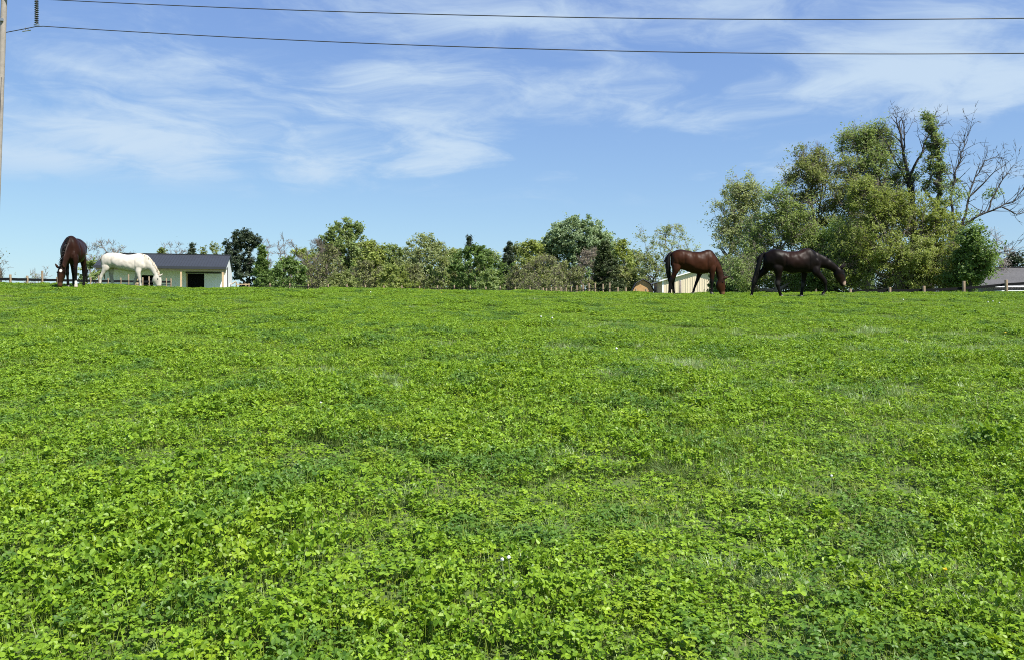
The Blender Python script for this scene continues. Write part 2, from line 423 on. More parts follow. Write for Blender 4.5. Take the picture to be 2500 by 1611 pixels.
def scatter(name, coll, P, rot, scl, idx, label, cat):
    me = bpy.data.meshes.new(name); me.vertices.add(len(P)); me.vertices.foreach_set('co', np.asarray(P, np.float32).ravel())
    for k, ty, a in (('rot', 'FLOAT_VECTOR', rot), ('scl', 'FLOAT_VECTOR', scl)):
        t_ = me.attributes.new(k, ty, 'POINT'); t_.data.foreach_set('vector', np.asarray(a, np.float32).ravel())
    t_ = me.attributes.new('idx', 'INT', 'POINT'); t_.data.foreach_set('value', np.asarray(idx, np.int32))
    o = link(name, me); tag(o, label, cat, kind='stuff')
    g = bpy.data.node_groups.new(name + '_scatter', 'GeometryNodeTree')
    g.interface.new_socket('Geometry', in_out='INPUT', socket_type='NodeSocketGeometry')
    g.interface.new_socket('Geometry', in_out='OUTPUT', socket_type='NodeSocketGeometry')
    n = g.nodes; l = g.links
    gi = n.new('NodeGroupInput'); go = n.new('NodeGroupOutput'); ip = n.new('GeometryNodeInstanceOnPoints')
    ci = n.new('GeometryNodeCollectionInfo'); ci.inputs[0].default_value = coll; ci.inputs[1].default_value = True; ci.inputs[2].default_value = True
    def na(k, ty):
        q = n.new('GeometryNodeInputNamedAttribute'); q.data_type = ty; q.inputs[0].default_value = k; return q.outputs[0]
    l.new(gi.outputs[0], ip.inputs['Points']); l.new(ci.outputs[0], ip.inputs['Instance']); ip.inputs['Pick Instance'].default_value = True
    l.new(na('idx', 'INT'), ip.inputs['Instance Index']); l.new(na('scl', 'FLOAT_VECTOR'), ip.inputs['Scale'])
    er = n.new('FunctionNodeEulerToRotation'); l.new(na('rot', 'FLOAT_VECTOR'), er.inputs[0]); l.new(er.outputs[0], ip.inputs['Rotation'])
    l.new(ip.outputs[0], go.inputs[0])
    md = o.modifiers.new('scatter', 'NODES'); md.node_group = g
    return o

def sward():
    r = np.random.default_rng(11); sp = .46; P = []
    for y in np.arange(.8, 44, sp):
        half = .72 * y + 4.5
        xs = np.arange(-half, half, sp) + r.uniform(0, sp)
        P.append(np.stack([xs + r.uniform(-.16, .16, len(xs)), y + r.uniform(-.16, .16, len(xs))], -1))
    P = np.concatenate(P); n = len(P)
    nz = np.array([mnoise.fractal(Vector((p[0] * .42, p[1] * .42, 3.1)), .7, 2.1, 4) for p in P])
    n2 = np.array([mnoise.noise(Vector((p[0] * 1.1, p[1] * 1.1, 9.3))) for p in P])
    n3 = np.array([mnoise.noise(Vector((p[0] * .23 + 40, p[1] * .23, 1.3))) for p in P])
    idx = r.integers(0, 5, n)
    mixd = (nz + .6 * n3 + r.normal(0, .16, n)) > .24
    idx[mixd] = r.integers(5, 8, mixd.sum())
    thin = (n2 + r.normal(0, .10, n)) > .58
    idx[thin] = r.integers(8, 10, thin.sum())
    h = np.clip(1.0 + .75 * n2 * -1 + .35 * nz * -1 + r.normal(0, .12, n), .5, 1.40) * (1 - .35 * sstep(9, 20, P[:, 1]))
    s = r.uniform(.92, 1.15, n)
    z = terrain(P[:, 0], P[:, 1])
    e = .2
    sx = (terrain(P[:, 0] + e, P[:, 1]) - z) / e; sy = (terrain(P[:, 0], P[:, 1] + e) - z) / e
    rot = np.stack([np.arctan(sy), -np.arctan(sx), np.zeros(n)], -1)
    # random spin about the local vertical folded into the Euler (small tilts): spin first, then tilt
    spin = r.uniform(0, 2 * math.pi, n)
    rot[:, 2] = spin
    cs, sn = np.cos(spin), np.sin(spin)
    ax = np.arctan(sy); ay = -np.arctan(sx)
    rot[:, 0] = ax * cs + ay * sn; rot[:, 1] = -ax * sn + ay * cs
    scatter('clover', proto, np.stack([P[:, 0], P[:, 1], z - .004], -1), rot, np.stack([s, s, s * h], -1), idx,
            'bright green clover leaves mixed with short grass covering the sloping pasture', 'clover')
    # taller greyish grass tufts standing in the clover
    T = []
    spots = [(1640, 905, 1.0, 26), (1560, 880, .7, 12), (1790, 905, .6, 14), (2330, 850, 1.2, 22), (2260, 945, 1.0, 18), (1480, 1120, .35, 7), (1450, 1090, .25, 4),
             (2170, 1400, .35, 7), (2230, 1440, .3, 5), (1900, 1390, .1, 2), (2340, 1480, .2, 3), (1320, 850, .7, 8), (1560, 840, .8, 8), (870, 1180, .3, 3), (1900, 820, 1.5, 10), (2100, 800, 2.0, 12),
             (850, 905, .5, 4), (260, 1330, .1, 1), (1720, 1180, .3, 3), (2420, 830, 1.0, 9), (1500, 1010, .4, 4)]
    for px, py, rad, k in spots:
        # where that spot lies on the slope
        d = np.linspace(2, 34, 3000); zz = terrain((px - 1250) / F * d, d) + .08
        row = HZ - (zz - EYE) / d * F
        j = int(np.argmin(np.abs(row - py))); x0, y0 = (px - 1250) / F * d[j], d[j]
        for _ in range(int(k * 2.2)): T.append((x0 + r.normal(0, rad), y0 + r.normal(0, rad * .55)))
    for _ in range(200):
        y = r.uniform(2.5, 36); T.append((r.uniform(-.75, .75) * y, y))
    nbig = len(T) - 200
    for _ in range(420):                                # ragged grass along the brow
        T.append((r.uniform(-24, 24), r.uniform(26, 35)))
    T = np.array(T); m = len(T); s = r.uniform(.55, 1.05, m); s[m - 420:] *= .75
    far_ = (np.arange(m) < nbig) & (T[:, 1] > 6.5); s[far_] = r.uniform(.8, 1.2, far_.sum())
    scatter('grass', tufts, np.stack([T[:, 0], T[:, 1], terrain(T[:, 0], T[:, 1])], -1), np.stack([0 * s, 0 * s, r.uniform(0, 6.28, m)], -1),
            np.stack([s, s, s * r.uniform(.7, 1.0, m)], -1), r.integers(0, 3, m), 'taller pale green grass tufts standing out of the clover', 'grass')
sward()

# ------------------------------------------------------------------ trees
def tubes(A, B, ra, rb, n=5):
    """separate tapered tubes from A to B, all in one go"""
    A = np.asarray(A, float); B = np.asarray(B, float); t = unit(B - A)
    ref = np.where(np.abs(t[:, 2:3]) < .9, np.array([[0, 0, 1.]]), np.array([[1., 0, 0]]))
    u = unit(np.cross(t, ref)); w = np.cross(t, u)
    a = np.arange(n) * 2 * math.pi / n; ca, sa = np.cos(a)[None, :, None], np.sin(a)[None, :, None]
    ring = u[:, None] * ca + w[:, None] * sa
    V = np.concatenate([A[:, None] + ring * ra[:, None, None], B[:, None] + ring * rb[:, None, None]], 1)
    k = np.arange(n); q = np.stack([k, (k + 1) % n, n + (k + 1) % n, n + k], -1)
    L = (np.arange(len(A))[:, None, None] * 2 * n + q[None]).reshape(-1)
    return V.reshape(-1, 3), L, np.full(len(A) * n, 4)

def cat_mesh(parts):
    V = []; L = []; Z = []; off = 0
    for v, l, s in parts:
        V.append(v); L.append(np.asarray(l) + off); Z.append(s); off += len(v)
    return np.concatenate(V), np.concatenate(L), np.concatenate(Z)

def leaf_cards(pos, nrm, size, elong, r, tone):
    n = len(pos); nrm = unit(nrm)
    a = unit(np.cross(nrm, r.normal(size=(n, 3)))); b = np.cross(nrm, a)
    L = (size * elong)[:, None]; W = size[:, None]
    fold = nrm * (size * .28)[:, None]
    V = np.stack([pos - a * L * .5, pos + b * W * .5 + fold + a * L * .06, pos + a * L * .5, pos - b * W * .5 + fold + a * L * .06], 1)
    q = np.arange(n)[:, None] * 4 + np.array([0, 1, 2, 3])
    return V.reshape(-1, 3), q.reshape(-1), np.full(n, 4), np.repeat(np.clip(tone, 0, 1), 4)

def skeleton(base, clumps, r, wob=.08, pen=.35, stem=None):
    """joins every clump to the wood nearest to it; returns nodes, parents"""
    nodes = [np.array(base)]; par = [-1]; plen = [0.0]
    if stem is not None:
        for p in stem:
            nodes.append(np.array(p, float)); par.append(len(nodes) - 2); plen.append(plen[-1] + np.linalg.norm(nodes[-1] - nodes[-2]))
    order = np.argsort(np.linalg.norm(clumps - np.array(base), axis=1))
    ends = {}
    for ci in order:
        c = clumps[ci]; N = np.array(nodes); pl = np.array(plen)
        dv = c - N; dist = np.linalg.norm(dv, axis=1)
        cost = dist + pen * pl + np.where(dv[:, 2] < -.15 * dist, dist * .8, 0) + np.where(np.arange(len(N)) == 0, .5 * dist, 0)
        j = int(np.argmin(cost)); L = dist[j]; k = max(1, int(L / .7)); prev = j
        p0 = N[j]
        # start out along the parent's direction, then bend up to the clump
        d0 = unit(p0 - N[par[j]]) if par[j] >= 0 else np.array([0, 0, 1.])
        m1 = p0 + d0 * L * .30
        for i in range(1, k + 1):
            t = i / k
            p = (1 - t) ** 2 * p0 + 2 * t * (1 - t) * m1 + t * t * c
            if i < k: p = p + r.normal(0, wob * min(1, L * .4), 3)
            nodes.append(p); par.append(prev); plen.append(plen[prev] + np.linalg.norm(p - nodes[prev])); prev = len(nodes) - 1
        ends[ci] = prev
    return np.array(nodes), np.array(par), ends

def wood(nodes, par, r_tip, r_base, expo=2.2):
    n = len(nodes); w = np.zeros(n); kids = np.zeros(n, int)
    for i in range(1, n): kids[par[i]] += 1
    for i in range(n - 1, 0, -1):
        if kids[i] == 0: w[i] += 1
        w[par[i]] += w[i]
    rad = r_tip * w ** (1 / expo); rad = rad * (1 + 0 * rad); k = r_base / max(rad[0], 1e-6)
    rad = r_tip + (rad - r_tip) * (r_base - r_tip) / max(rad[0] - r_tip, 1e-6)
    return rad

def envelope(kind, H, W, cb, n, r, lump=.28):
    """clump centres inside a crown of height H and width W that begins at height cb"""
    out = []; off = r.uniform(0, 50)
    while len(out) < n:
        t = r.uniform(0, 1); a = r.uniform(0, 2 * math.pi)
        if kind == 'cone': R = (1 - t) ** .85 * .97 + .03
        elif kind == 'cedar': R = min(1, (1 - t) * 1.9 + .04) * (.75 + .25 * math.sin(t * 19 + off))
        elif kind == 'vase': R = max(.12, math.sin(math.pi * min(1, t * .86 + .08)) ** .7 * (.45 + .75 * t))
        elif kind == 'dome': R = math.sqrt(max(.0, 1 - t ** 2.4)) * (.72 + .28 * min(1, t * 4))
        else: R = max(.05, math.sin(math.pi * (t * .90 + .07) ** .85)) ** .62
        q = r.uniform(0, 1) ** (.42)
        z = cb + (H - cb) * t
        k = 1 + lump * 2 * mnoise.noise(Vector((math.cos(a) * 1.6 + off, math.sin(a) * 1.6, z * .42)))
        rr = W / 2 * R * q * k
        if mnoise.noise(Vector((rr * math.cos(a) * .55, rr * math.sin(a) * .55 + off, z * .55))) < -.22 and r.uniform() < .75: continue
        out.append((rr * math.cos(a), rr * math.sin(a), z))
    return np.array(out)

def tree(name, label, cat, px, top, wpx, d, kind='oval', cb=.2, n=110, leaves=40, leaf=.22, lm=None, bark=None, seed=0, clump=.55,
         group=None, twigs=0, lobes=None, rb=None, elong=1.7, pen=.35, stem=None, flat=.75, lump=.28, tip=.012, base=None, twl=.9):
    r = np.random.default_rng(1000 + seed)
    x = (px - 1250) / F * d; z0 = gz(x, d)
    H = EYE + (HZ - top) / F * d - z0; W = wpx / F * d
    root = thing(name, label, cat, (x, d, z0), 0, group)
    if lobes:                                           # lobes given by photograph position: (px, py, half w, half h, share)
        cl = []
        tot = sum(l[4] for l in lobes)
        for lx, ly, hw, hh, sh in lobes:
            c = at(lx, ly, d); k = max(2, int(n * sh / tot))
            v = unit(r.normal(size=(k, 3))) * (r.uniform(0, 1, (k, 1)) ** .42)
            ry = hw / F * d * .85
            cl.append(np.array([c.x - x, 0, c.z - z0]) + v * np.array([hw * 1.1 / F * d, ry, hh * 1.08 / F * d]) + np.array([0, r.normal(0, .5), 0]))
        cl = np.concatenate(cl); cl[:, 2] = np.maximum(cl[:, 2], .25)
    else:
        cl = envelope(kind, H - clump * .6, max(W * (1.18 if d < 60 else 1.32) - clump, .3), cb * H, n, r, lump)
    if leaves or twigs:                                 # some limbs reach out past the rest
        k = r.uniform(size=len(cl)) < .17; c0 = np.array([0, 0, H * .4])
        cl[k] += unit(cl[k] - c0) * r.uniform(.2, 1.0, (k.sum(), 1)) * clump * (.9 if d < 60 else .45)
    rb = rb or max(.06, H * .018)
    b0 = (0, 0, -.1) if base is None else base
    if stem is None:
        lean = r.normal(0, .04, 2); hs = H * (cb + .15 if kind not in ('cone', 'cedar') else .93)
        k = max(2, int(hs / .8))
        stem = [(lean[0] * hs * (i / k) + r.normal(0, .04), lean[1] * hs * (i / k) + r.normal(0, .04), hs * i / k) for i in range(1, k + 1)]
    nodes, par, ends = skeleton(b0, cl, r, .10, pen, stem)
    rad = wood(nodes, par, tip, rb)
    i = np.arange(1, len(nodes)); parts = [tubes(nodes[par[i]], nodes[i], rad[par[i]] * .98, rad[i], 6 if d < 60 else 5)]
    if twigs:
        A = []; B = []
        for ci, e in ends.items():
            dirn = unit(nodes[e] - nodes[par[e]]) ; p = nodes[e]
            for _ in range(twigs):
                v = unit(dirn * .9 + r.normal(0, .6, 3) + np.array([0, 0, .30])); L = clump * r.uniform(.7, 1.5) * twl
                q = p + v * L * .5 + r.normal(0, .03, 3); e2 = q + unit(v + r.normal(0, .35, 3)) * L * .5
                A += [p, q]; B += [q, e2]
                for _k in range(2):
                    e3 = q + unit(v + r.normal(0, .6, 3)) * L * r.uniform(.25, .5); A.append(q); B.append(e3)
        A = np.array(A); B = np.array(B)
        parts.append(tubes(A, B, np.full(len(A), tip * .9), np.full(len(A), tip * .55), 3))
    V, L, Z = cat_mesh(parts)
    link('trunk', set_mesh('trunk', V, L, Z, [bark or M['bark']], True), root)
    if leaves:
        nn = len(cl); cnt = np.maximum(3, (leaves * r.uniform(.5, 1.5, nn)).astype(int)); ids = np.repeat(np.arange(nn), cnt); m = len(ids)
        rc = clump * r.uniform(.6, 1.25, nn)
        cen = np.array([0, 0, H * .45])
        ns = 6                                           # leafy shoots of each clump
        sh = unit(unit(cl - cen)[:, None] * .75 + r.normal(0, .8, (nn, ns, 3)) * np.array([1, 1, flat]) + np.array([0, 0, .25]))
        sln = rc[:, None] * r.uniform(.6, 1.55, (nn, ns)); k = r.integers(0, ns, m); tt = r.uniform(0, 1, m) ** .8
        pos = cl[ids] + sh[ids, k] * (sln[ids, k] * tt)[:, None] + r.normal(0, 1, (m, 3)) * (rc[ids] * (.30 - .16 * tt))[:, None] * np.array([1, 1, flat])
        if d < 60:                                       # open gaps between the boughs
            keep = np.array([mnoise.fractal(Vector(p * .85) + Vector((seed * 1.7, 0, 0)), .8, 2.0, 3) for p in pos]) > -.20 - .30 * r.uniform(0, 1, m)
            pos = pos[keep]; ids = ids[keep]; m = len(ids)
        nr = unit(pos - cen) * .8 + r.normal(0, .75, (m, 3)) + np.array([0, 0, .55])
        tone = (.45 + r.normal(0, .16, nn))[ids] + r.normal(0, .18, m)
        v, l, s, a = leaf_cards(pos, nr, leaf * r.uniform(.55, 1.25, m), np.full(m, elong), r, tone)
        link('crown', set_mesh('crown', v, l, s, [lm], False, {'v': a}), root)
    return root

LM = {
 'olive': leafmat('olive_leaf', (.120, .150, .042), (.310, .355, .130), .44),
 'fresh': leafmat('fresh_leaf', (.122, .180, .050), (.325, .405, .150), .46),
 'yellow': leafmat('yellow_leaf', (.170, .215, .045), (.380, .440, .120), .42),
 'gold': leafmat('gold_leaf', (.130, .172, .036), (.345, .400, .110), .46),
 'deep': leafmat('deep_leaf', (.072, .128, .032), (.205, .300, .080), .40),
 'silver': leafmat('silver_leaf', (.135, .205, .090), (.350, .440, .245), .34),
 'pale': leafmat('pale_leaf', (.195, .240, .095), (.390, .440, .200), .44),
 'cedar': leafmat('cedar_spray', (.028, .048, .025), (.090, .118, .064), .14),
 'spruce': leafmat('spruce_spray', (.030, .048, .015), (.088, .115, .036), .14),
 'brown': leafmat('brown_bud', (.130, .148, .052), (.290, .315, .120), .34),
 'pink': leafmat('pink_bud', (.165, .140, .100), (.300, .260, .190), .30),
 'blossom': leafmat('blossom', (.34, .31, .31), (.55, .51, .50), .25),
}
BG = 'trees along the far side of the pasture'
T = tree
# left edge to the shed
T('bare_tree', 'leaning bare vine-wrapped tree stump beyond the fence at pasture edge', 'tree', -4, 592, 40, 52, n=14, leaves=5, leaf=0.078, lm=LM['brown'], bark=M['bark'], seed=1, twigs=3, cb=.3, rb=.17, tip=.012, kind='vase')
T('shrub', 'low bare shrub behind the strap fence near the leaning tree', 'shrub', 78, 668, 46, 62, n=18, leaves=6, leaf=0.094, lm=LM['brown'], bark=M['bark_pale'], seed=2, twigs=4, cb=.1, rb=.04)
T('shrub', 'thin grey leafless shrub behind the taller fence post', 'shrub', 112, 653, 60, 66, n=20, leaves=0, bark=M['bark_pale'], seed=3, twigs=5, cb=.1, rb=.04)
T('bare_tree', 'grey spreading tree with bare twigs behind the white horse rump', 'tree', 252, 590, 104, 82, kind='vase', n=60, leaves=2, leaf=0.109, lm=LM['brown'], bark=M['bark_pale'], seed=4, twigs=7, cb=.30, tip=.016, rb=.16, clump=.7)
T('shrub', 'round bright green bush between the dark bay horse and the shed', 'shrub', 222, 634, 58, 78, n=46, leaves=51, leaf=0.156, lm=LM['fresh'], seed=5, cb=.1, clump=.42)
T('bare_tree', 'pinkish bare tree showing above the shed roof', 'tree', 418, 594, 66, 104, kind='vase', n=34, leaves=3, leaf=0.156, lm=LM['pink'], bark=M['bark_pale'], seed=6, twigs=7, cb=.35, tip=.018, clump=.8)
T('leafy_tree', 'small green tree top beside the pinkish bare tree above shed roof', 'tree', 394, 606, 36, 100, n=34, leaves=39, leaf=0.203, lm=LM['olive'], seed=7, cb=.4)
T('cedar_tree', 'narrow dark cedar top rising above the shed roof', 'tree', 470, 596, 44, 100, kind='cone', n=60, leaves=85, leaf=0.103, lm=LM['cedar'], bark=M['bark_dark'], seed=8, cb=.1, elong=3.2, clump=.45)
T('leafy_tree', 'sparse dark green tree with reaching branches above shed roof ridge', 'tree', 514, 597, 62, 104, kind='vase', n=42, leaves=39, leaf=0.187, lm=LM['olive'], bark=M['bark_dark'], seed=9, cb=.4, twigs=2)
# right of the shed
T('cedar_tree', 'large dark cedar with ragged twin tops beside the shed gable', 'tree', 598, 561, 100, 92, n=190, leaves=96, leaf=0.112, lm=LM['cedar'], bark=M['bark_dark'], seed=10, elong=3.2, clump=.45, pen=.1,
  lobes=[(590, 588, 18, 26, 1.2), (615, 596, 16, 22, 1), (585, 640, 32, 40, 2.4), (610, 670, 34, 40, 2), (560, 615, 10, 16, .3)])
T('cedar_tree', 'lighter green juniper leaning against the large dark cedar', 'tree', 640, 604, 50, 88, kind='cone', n=110, leaves=91, leaf=0.103, lm=LM['deep'], bark=M['bark_dark'], seed=11, cb=.05, elong=3.2, clump=.45)
T('bare_tree', 'slim leafless tree just behind the juniper', 'tree', 650, 570, 44, 112, kind='vase', n=22, leaves=0, bark=M['bark_pale'], seed=12, twigs=5, cb=.4, tip=.02, clump=.8)
T('bare_tree', 'tall forked leafless tree above the round hedge bush', 'tree', 690, 573, 48, 108, kind='vase', n=20, leaves=0, bark=M['bark_pale'], seed=13, twigs=5, cb=.45, tip=.022, rb=.16, clump=.9)
T('bare_tree', 'short leafless tree beside the forked one', 'tree', 715, 592, 40, 106, kind='vase', n=18, leaves=0, bark=M['bark'], seed=14, twigs=5, cb=.4, tip=.02, clump=.8)
T('leafy_tree', 'round mid green hedge bush right of the juniper', 'tree', 706, 632, 92, 92, kind='dome', n=120, leaves=60, leaf=0.187, lm=LM['deep'], seed=15, cb=.08, clump=.55)
T('bare_tree', 'grey leafless spreading tree in front of the tallest yellow-green tree', 'tree', 770, 584, 84, 98, kind='oval', n=90, leaves=0, bark=M['bark'], seed=16, twigs=8, cb=.2, tip=.016, clump=.8)
T('leafy_tree', 'tallest yellow-green tree of the far hedgerow with pointed crown', 'tree', 842, 536, 120, 112, n=230, leaves=60, leaf=0.211, lm=LM['fresh'], seed=17, clump=.65, twigs=2, tip=.016,
  lobes=[(850, 572, 34, 32, 1.3), (815, 582, 14, 30, .4), (806, 608, 34, 22, .8), (850, 625, 52, 36, 1.8), (868, 660, 40, 36, 1)])
T('budding_tree', 'brownish budding thicket below the tallest yellow-green tree', 'tree', 806, 602, 96, 94, kind='dome', n=130, leaves=24, leaf=0.156, lm=LM['brown'], bark=M['bark'], seed=18, cb=.1, twigs=6, tip=.014, clump=.65)
T('leafy_tree', 'olive green tree with pale upright shoots next to the tallest one', 'tree', 905, 590, 80, 104, kind='oval', n=120, leaves=57, leaf=0.195, lm=LM['yellow'], seed=19, cb=.15, clump=.6, twigs=2)
T('leafy_tree', 'spiky olive tree between the pale-shoot tree and the airy one', 'tree', 945, 594, 74, 106, kind='vase', n=110, leaves=48, leaf=0.195, lm=LM['fresh'], seed=20, cb=.15, clump=.6, twigs=2)
T('budding_tree', 'brown twiggy thicket along the fence below the spiky olive tree', 'tree', 895, 640, 90, 90, kind='dome', n=110, leaves=27, leaf=0.156, lm=LM['brown'], bark=M['bark'], seed=21, cb=.06, twigs=5, tip=.014)
T('shrub', 'yellow-green fence-line bush in front of the brown thicket', 'shrub', 840, 664, 76, 84, kind='dome', n=90, leaves=54, leaf=0.156, lm=LM['olive'], seed=22, cb=.05, clump=.45)
T('shrub', 'light green low bush at the foot of the spiky olive tree', 'shrub', 962, 646, 86, 88, kind='dome', n=110, leaves=54, leaf=0.172, lm=LM['gold'], seed=23, cb=.05, clump=.5)
T('leafy_tree', 'broad airy pale green tree with branches showing through', 'tree', 1036, 576, 118, 106, n=190, leaves=45, leaf=0.195, lm=LM['pale'], bark=M['bark_dark'], seed=24, cb=.2, twigs=3, kind='oval', clump=.65)
T('budding_tree', 'dark brown brush under the airy pale green tree', 'tree', 1012, 650, 84, 94, kind='dome', n=100, leaves=30, leaf=0.156, lm=LM['brown'], bark=M['bark_dark'], seed=25, cb=.06, twigs=5, tip=.014)
T('leafy_tree', 'faded green willowy bush at the right foot of the airy tree', 'tree', 1078, 628, 54, 92, kind='oval', n=70, leaves=45, leaf=0.156, lm=LM['olive'], seed=26, cb=.05, clump=.5, twigs=2)
T('leafy_tree', 'pale distant tree behind the narrow cedar top', 'tree', 1108, 610, 58, 126, kind='oval', n=70, leaves=48, leaf=0.218, lm=LM['pale'], seed=27, cb=.2, clump=.7)
T('cedar_tree', 'narrow dark cedar tip standing behind the broad deep green tree', 'tree', 1145, 578, 40, 116, kind='cone', n=80, leaves=96, leaf=0.112, lm=LM['cedar'], bark=M['bark_dark'], seed=28, cb=.1, elong=3.2, clump=.45)
T('leafy_tree', 'broad deep green round tree in the middle of the hedgerow', 'tree', 1165, 602, 134, 94, kind='dome', n=240, leaves=69, leaf=0.187, lm=LM['deep'], seed=29, cb=.06, clump=.6)
T('shrub', 'bright green shrub at the foot of the broad deep green tree', 'shrub', 1195, 664, 76, 86, kind='dome', n=80, leaves=54, leaf=0.172, lm=LM['fresh'], seed=30, cb=.05, clump=.5)
T('cedar_tree', 'dark cedar column right of the broad deep green tree', 'tree', 1243, 592, 56, 100, kind='cedar', n=150, leaves=96, leaf=0.107, lm=LM['cedar'], bark=M['bark_dark'], seed=31, cb=.05, elong=3.2, clump=.45)
T('leafy_tree', 'yellow-green tree between the dark cedar column and the silvery dome', 'tree', 1296, 588, 84, 110, kind='oval', n=150, leaves=54, leaf=0.203, lm=LM['yellow'], seed=32, cb=.15, clump=.65, twigs=2)
T('leafy_tree', 'big rounded silvery green tree, the fullest dome of the hedgerow', 'tree', 1406, 532, 178, 112, n=420, leaves=69, leaf=0.218, lm=LM['silver'], seed=33, clump=.75,
  lobes=[(1405, 585, 70, 48, 3), (1350, 600, 30, 34, 1), (1460, 602, 34, 36, 1.2), (1405, 640, 78, 44, 2)])
T('budding_tree', 'grey-olive many-stemmed thicket in front of the silvery dome', 'tree', 1330, 626, 140, 90, kind='dome', n=190, leaves=22, leaf=0.133, lm=LM['brown'], bark=M['bark'], seed=34, cb=.05, twigs=6, tip=.013, clump=.6)
T('budding_tree', 'dark brown brush right of the cedar column along the fence', 'tree', 1262, 648, 60, 92, kind='dome', n=70, leaves=27, leaf=0.140, lm=LM['brown'], bark=M['bark_dark'], seed=35, cb=.05, twigs=5, tip=.013, clump=.55)
T('budding_tree', 'pinkish grey budding tree before the silvery dome', 'tree', 1442, 604, 84, 100, kind='oval', n=110, leaves=27, leaf=0.133, lm=LM['pink'], bark=M['bark_pale'], seed=36, cb=.2, twigs=6, tip=.013, clump=.65)
T('spruce_tree', 'dark drooping spruce beside the pinkish budding tree', 'tree', 1478, 594, 96, 92, kind='cone', n=220, leaves=102, leaf=0.112, lm=LM['spruce'], bark=M['bark_dark'], seed=37, cb=.03, elong=3.2, clump=.5, flat=.4)
T('budding_tree', 'brown thicket between the grey-olive thicket and the dark spruce', 'tree', 1412, 652, 70, 90, kind='dome', n=80, leaves=24, leaf=0.133, lm=LM['brown'], bark=M['bark_dark'], seed=38, cb=.05, twigs=5, tip=.013, clump=.55)
T('leafy_tree', 'yellow-green tree peeping out right of the dark spruce', 'tree', 1516, 590, 56, 108, kind='oval', n=90, leaves=51, leaf=0.203, lm=LM['yellow'], seed=39, cb=.15, clump=.6)
T('leafy_tree', 'thin airy spring tree with pale twigs behind the cream building', 'tree', 1626, 548, 132, 116, n=150, leaves=30, leaf=0.172, lm=LM['pale'], bark=M['bark_pale'], seed=40, cb=.18, twigs=5, kind='vase', clump=.75, tip=.014)
T('leafy_tree', 'leafier lower tree between spruce and cream building', 'tree', 1590, 620, 84, 104, kind='oval', n=80, leaves=36, leaf=0.172, lm=LM['olive'], bark=M['bark_dark'], seed=41, cb=.1, twigs=3, clump=.6)
# the near clump on the right
T('leafy_tree', 'light airy green tree at the left end of the near clump', 'tree', 1805, 430, 150, 56, n=240, leaves=85, leaf=0.090, lm=LM['pale'], bark=M['bark_pale'], seed=42, twigs=3, clump=0.61, tip=.009, rb=.16,
  lobes=[(1808, 478, 44, 42, 1.3), (1782, 540, 44, 46, 1.2), (1836, 545, 44, 60, 1.2), (1775, 590, 36, 34, .7), (1800, 640, 50, 50, 1)])
T('leafy_tree', 'full green tree with fine leaves right behind the black horse', 'tree', 1900, 470, 170, 51, n=330, leaves=101, leaf=0.086, lm=LM['fresh'], bark=M['bark_pale'], seed=43, twigs=4, clump=0.61, tip=.009, rb=.17,
  lobes=[(1900, 500, 34, 30, .6), (1870, 580, 56, 60, 1.6), (1940, 570, 60, 66, 1.8), (1850, 660, 70, 44, 1.6), (1960, 660, 70, 46, 1.6), (1800, 668, 44, 36, .8)])
T('leafy_tree', 'tall olive green tree with arching branches in the near clump', 'tree', 1985, 362, 220, 53, n=340, leaves=85, leaf=0.090, lm=LM['olive'], bark=M['bark'], seed=44, twigs=5, clump=0.68, tip=.010, rb=.20,
  lobes=[(1985, 405, 36, 38, .9), (1955, 455, 44, 52, 1.4), (2030, 470, 56, 60, 1.7), (1975, 540, 66, 56, 1.7), (2040, 580, 70, 66, 1.6)])
T('leafy_tree', 'tall green tree with rounded top left of the dead limbs', 'tree', 2115, 318, 190, 54, n=340, leaves=85, leaf=0.094, lm=LM['fresh'], bark=M['bark'], seed=45, twigs=5, clump=0.68, tip=.010, rb=.22,
  lobes=[(2090, 355, 40, 34, 1), (2140, 362, 34, 44, 1), (2110, 420, 66, 56, 2), (2160, 480, 60, 60, 1.6), (2100, 540, 70, 66, 1.6)])
def stemline(pts, d, x0, z0): return [((at(a, b, d).x - x0), 0.0 + 0.15 * math.sin(i * 1.7), (at(a, b, d).z - z0)) for i, (a, b) in enumerate(pts)]
T('ivy_tree', 'slender tree with leafy column rising above the dead limbs', 'tree', 2275, 258, 110, 52, n=230, leaves=36, leaf=0.090, lm=LM['fresh'], bark=M['bark_dark'], seed=46, twigs=4, clump=.36, tip=.010, rb=.20, pen=.1,
  lobes=[(2272, 290, 12, 12, .35), (2262, 325, 14, 24, .6), (2274, 365, 22, 32, 1), (2268, 410, 30, 40, 1.3), (2285, 470, 44, 40, 1.4), (2300, 540, 50, 40, 1.4)])
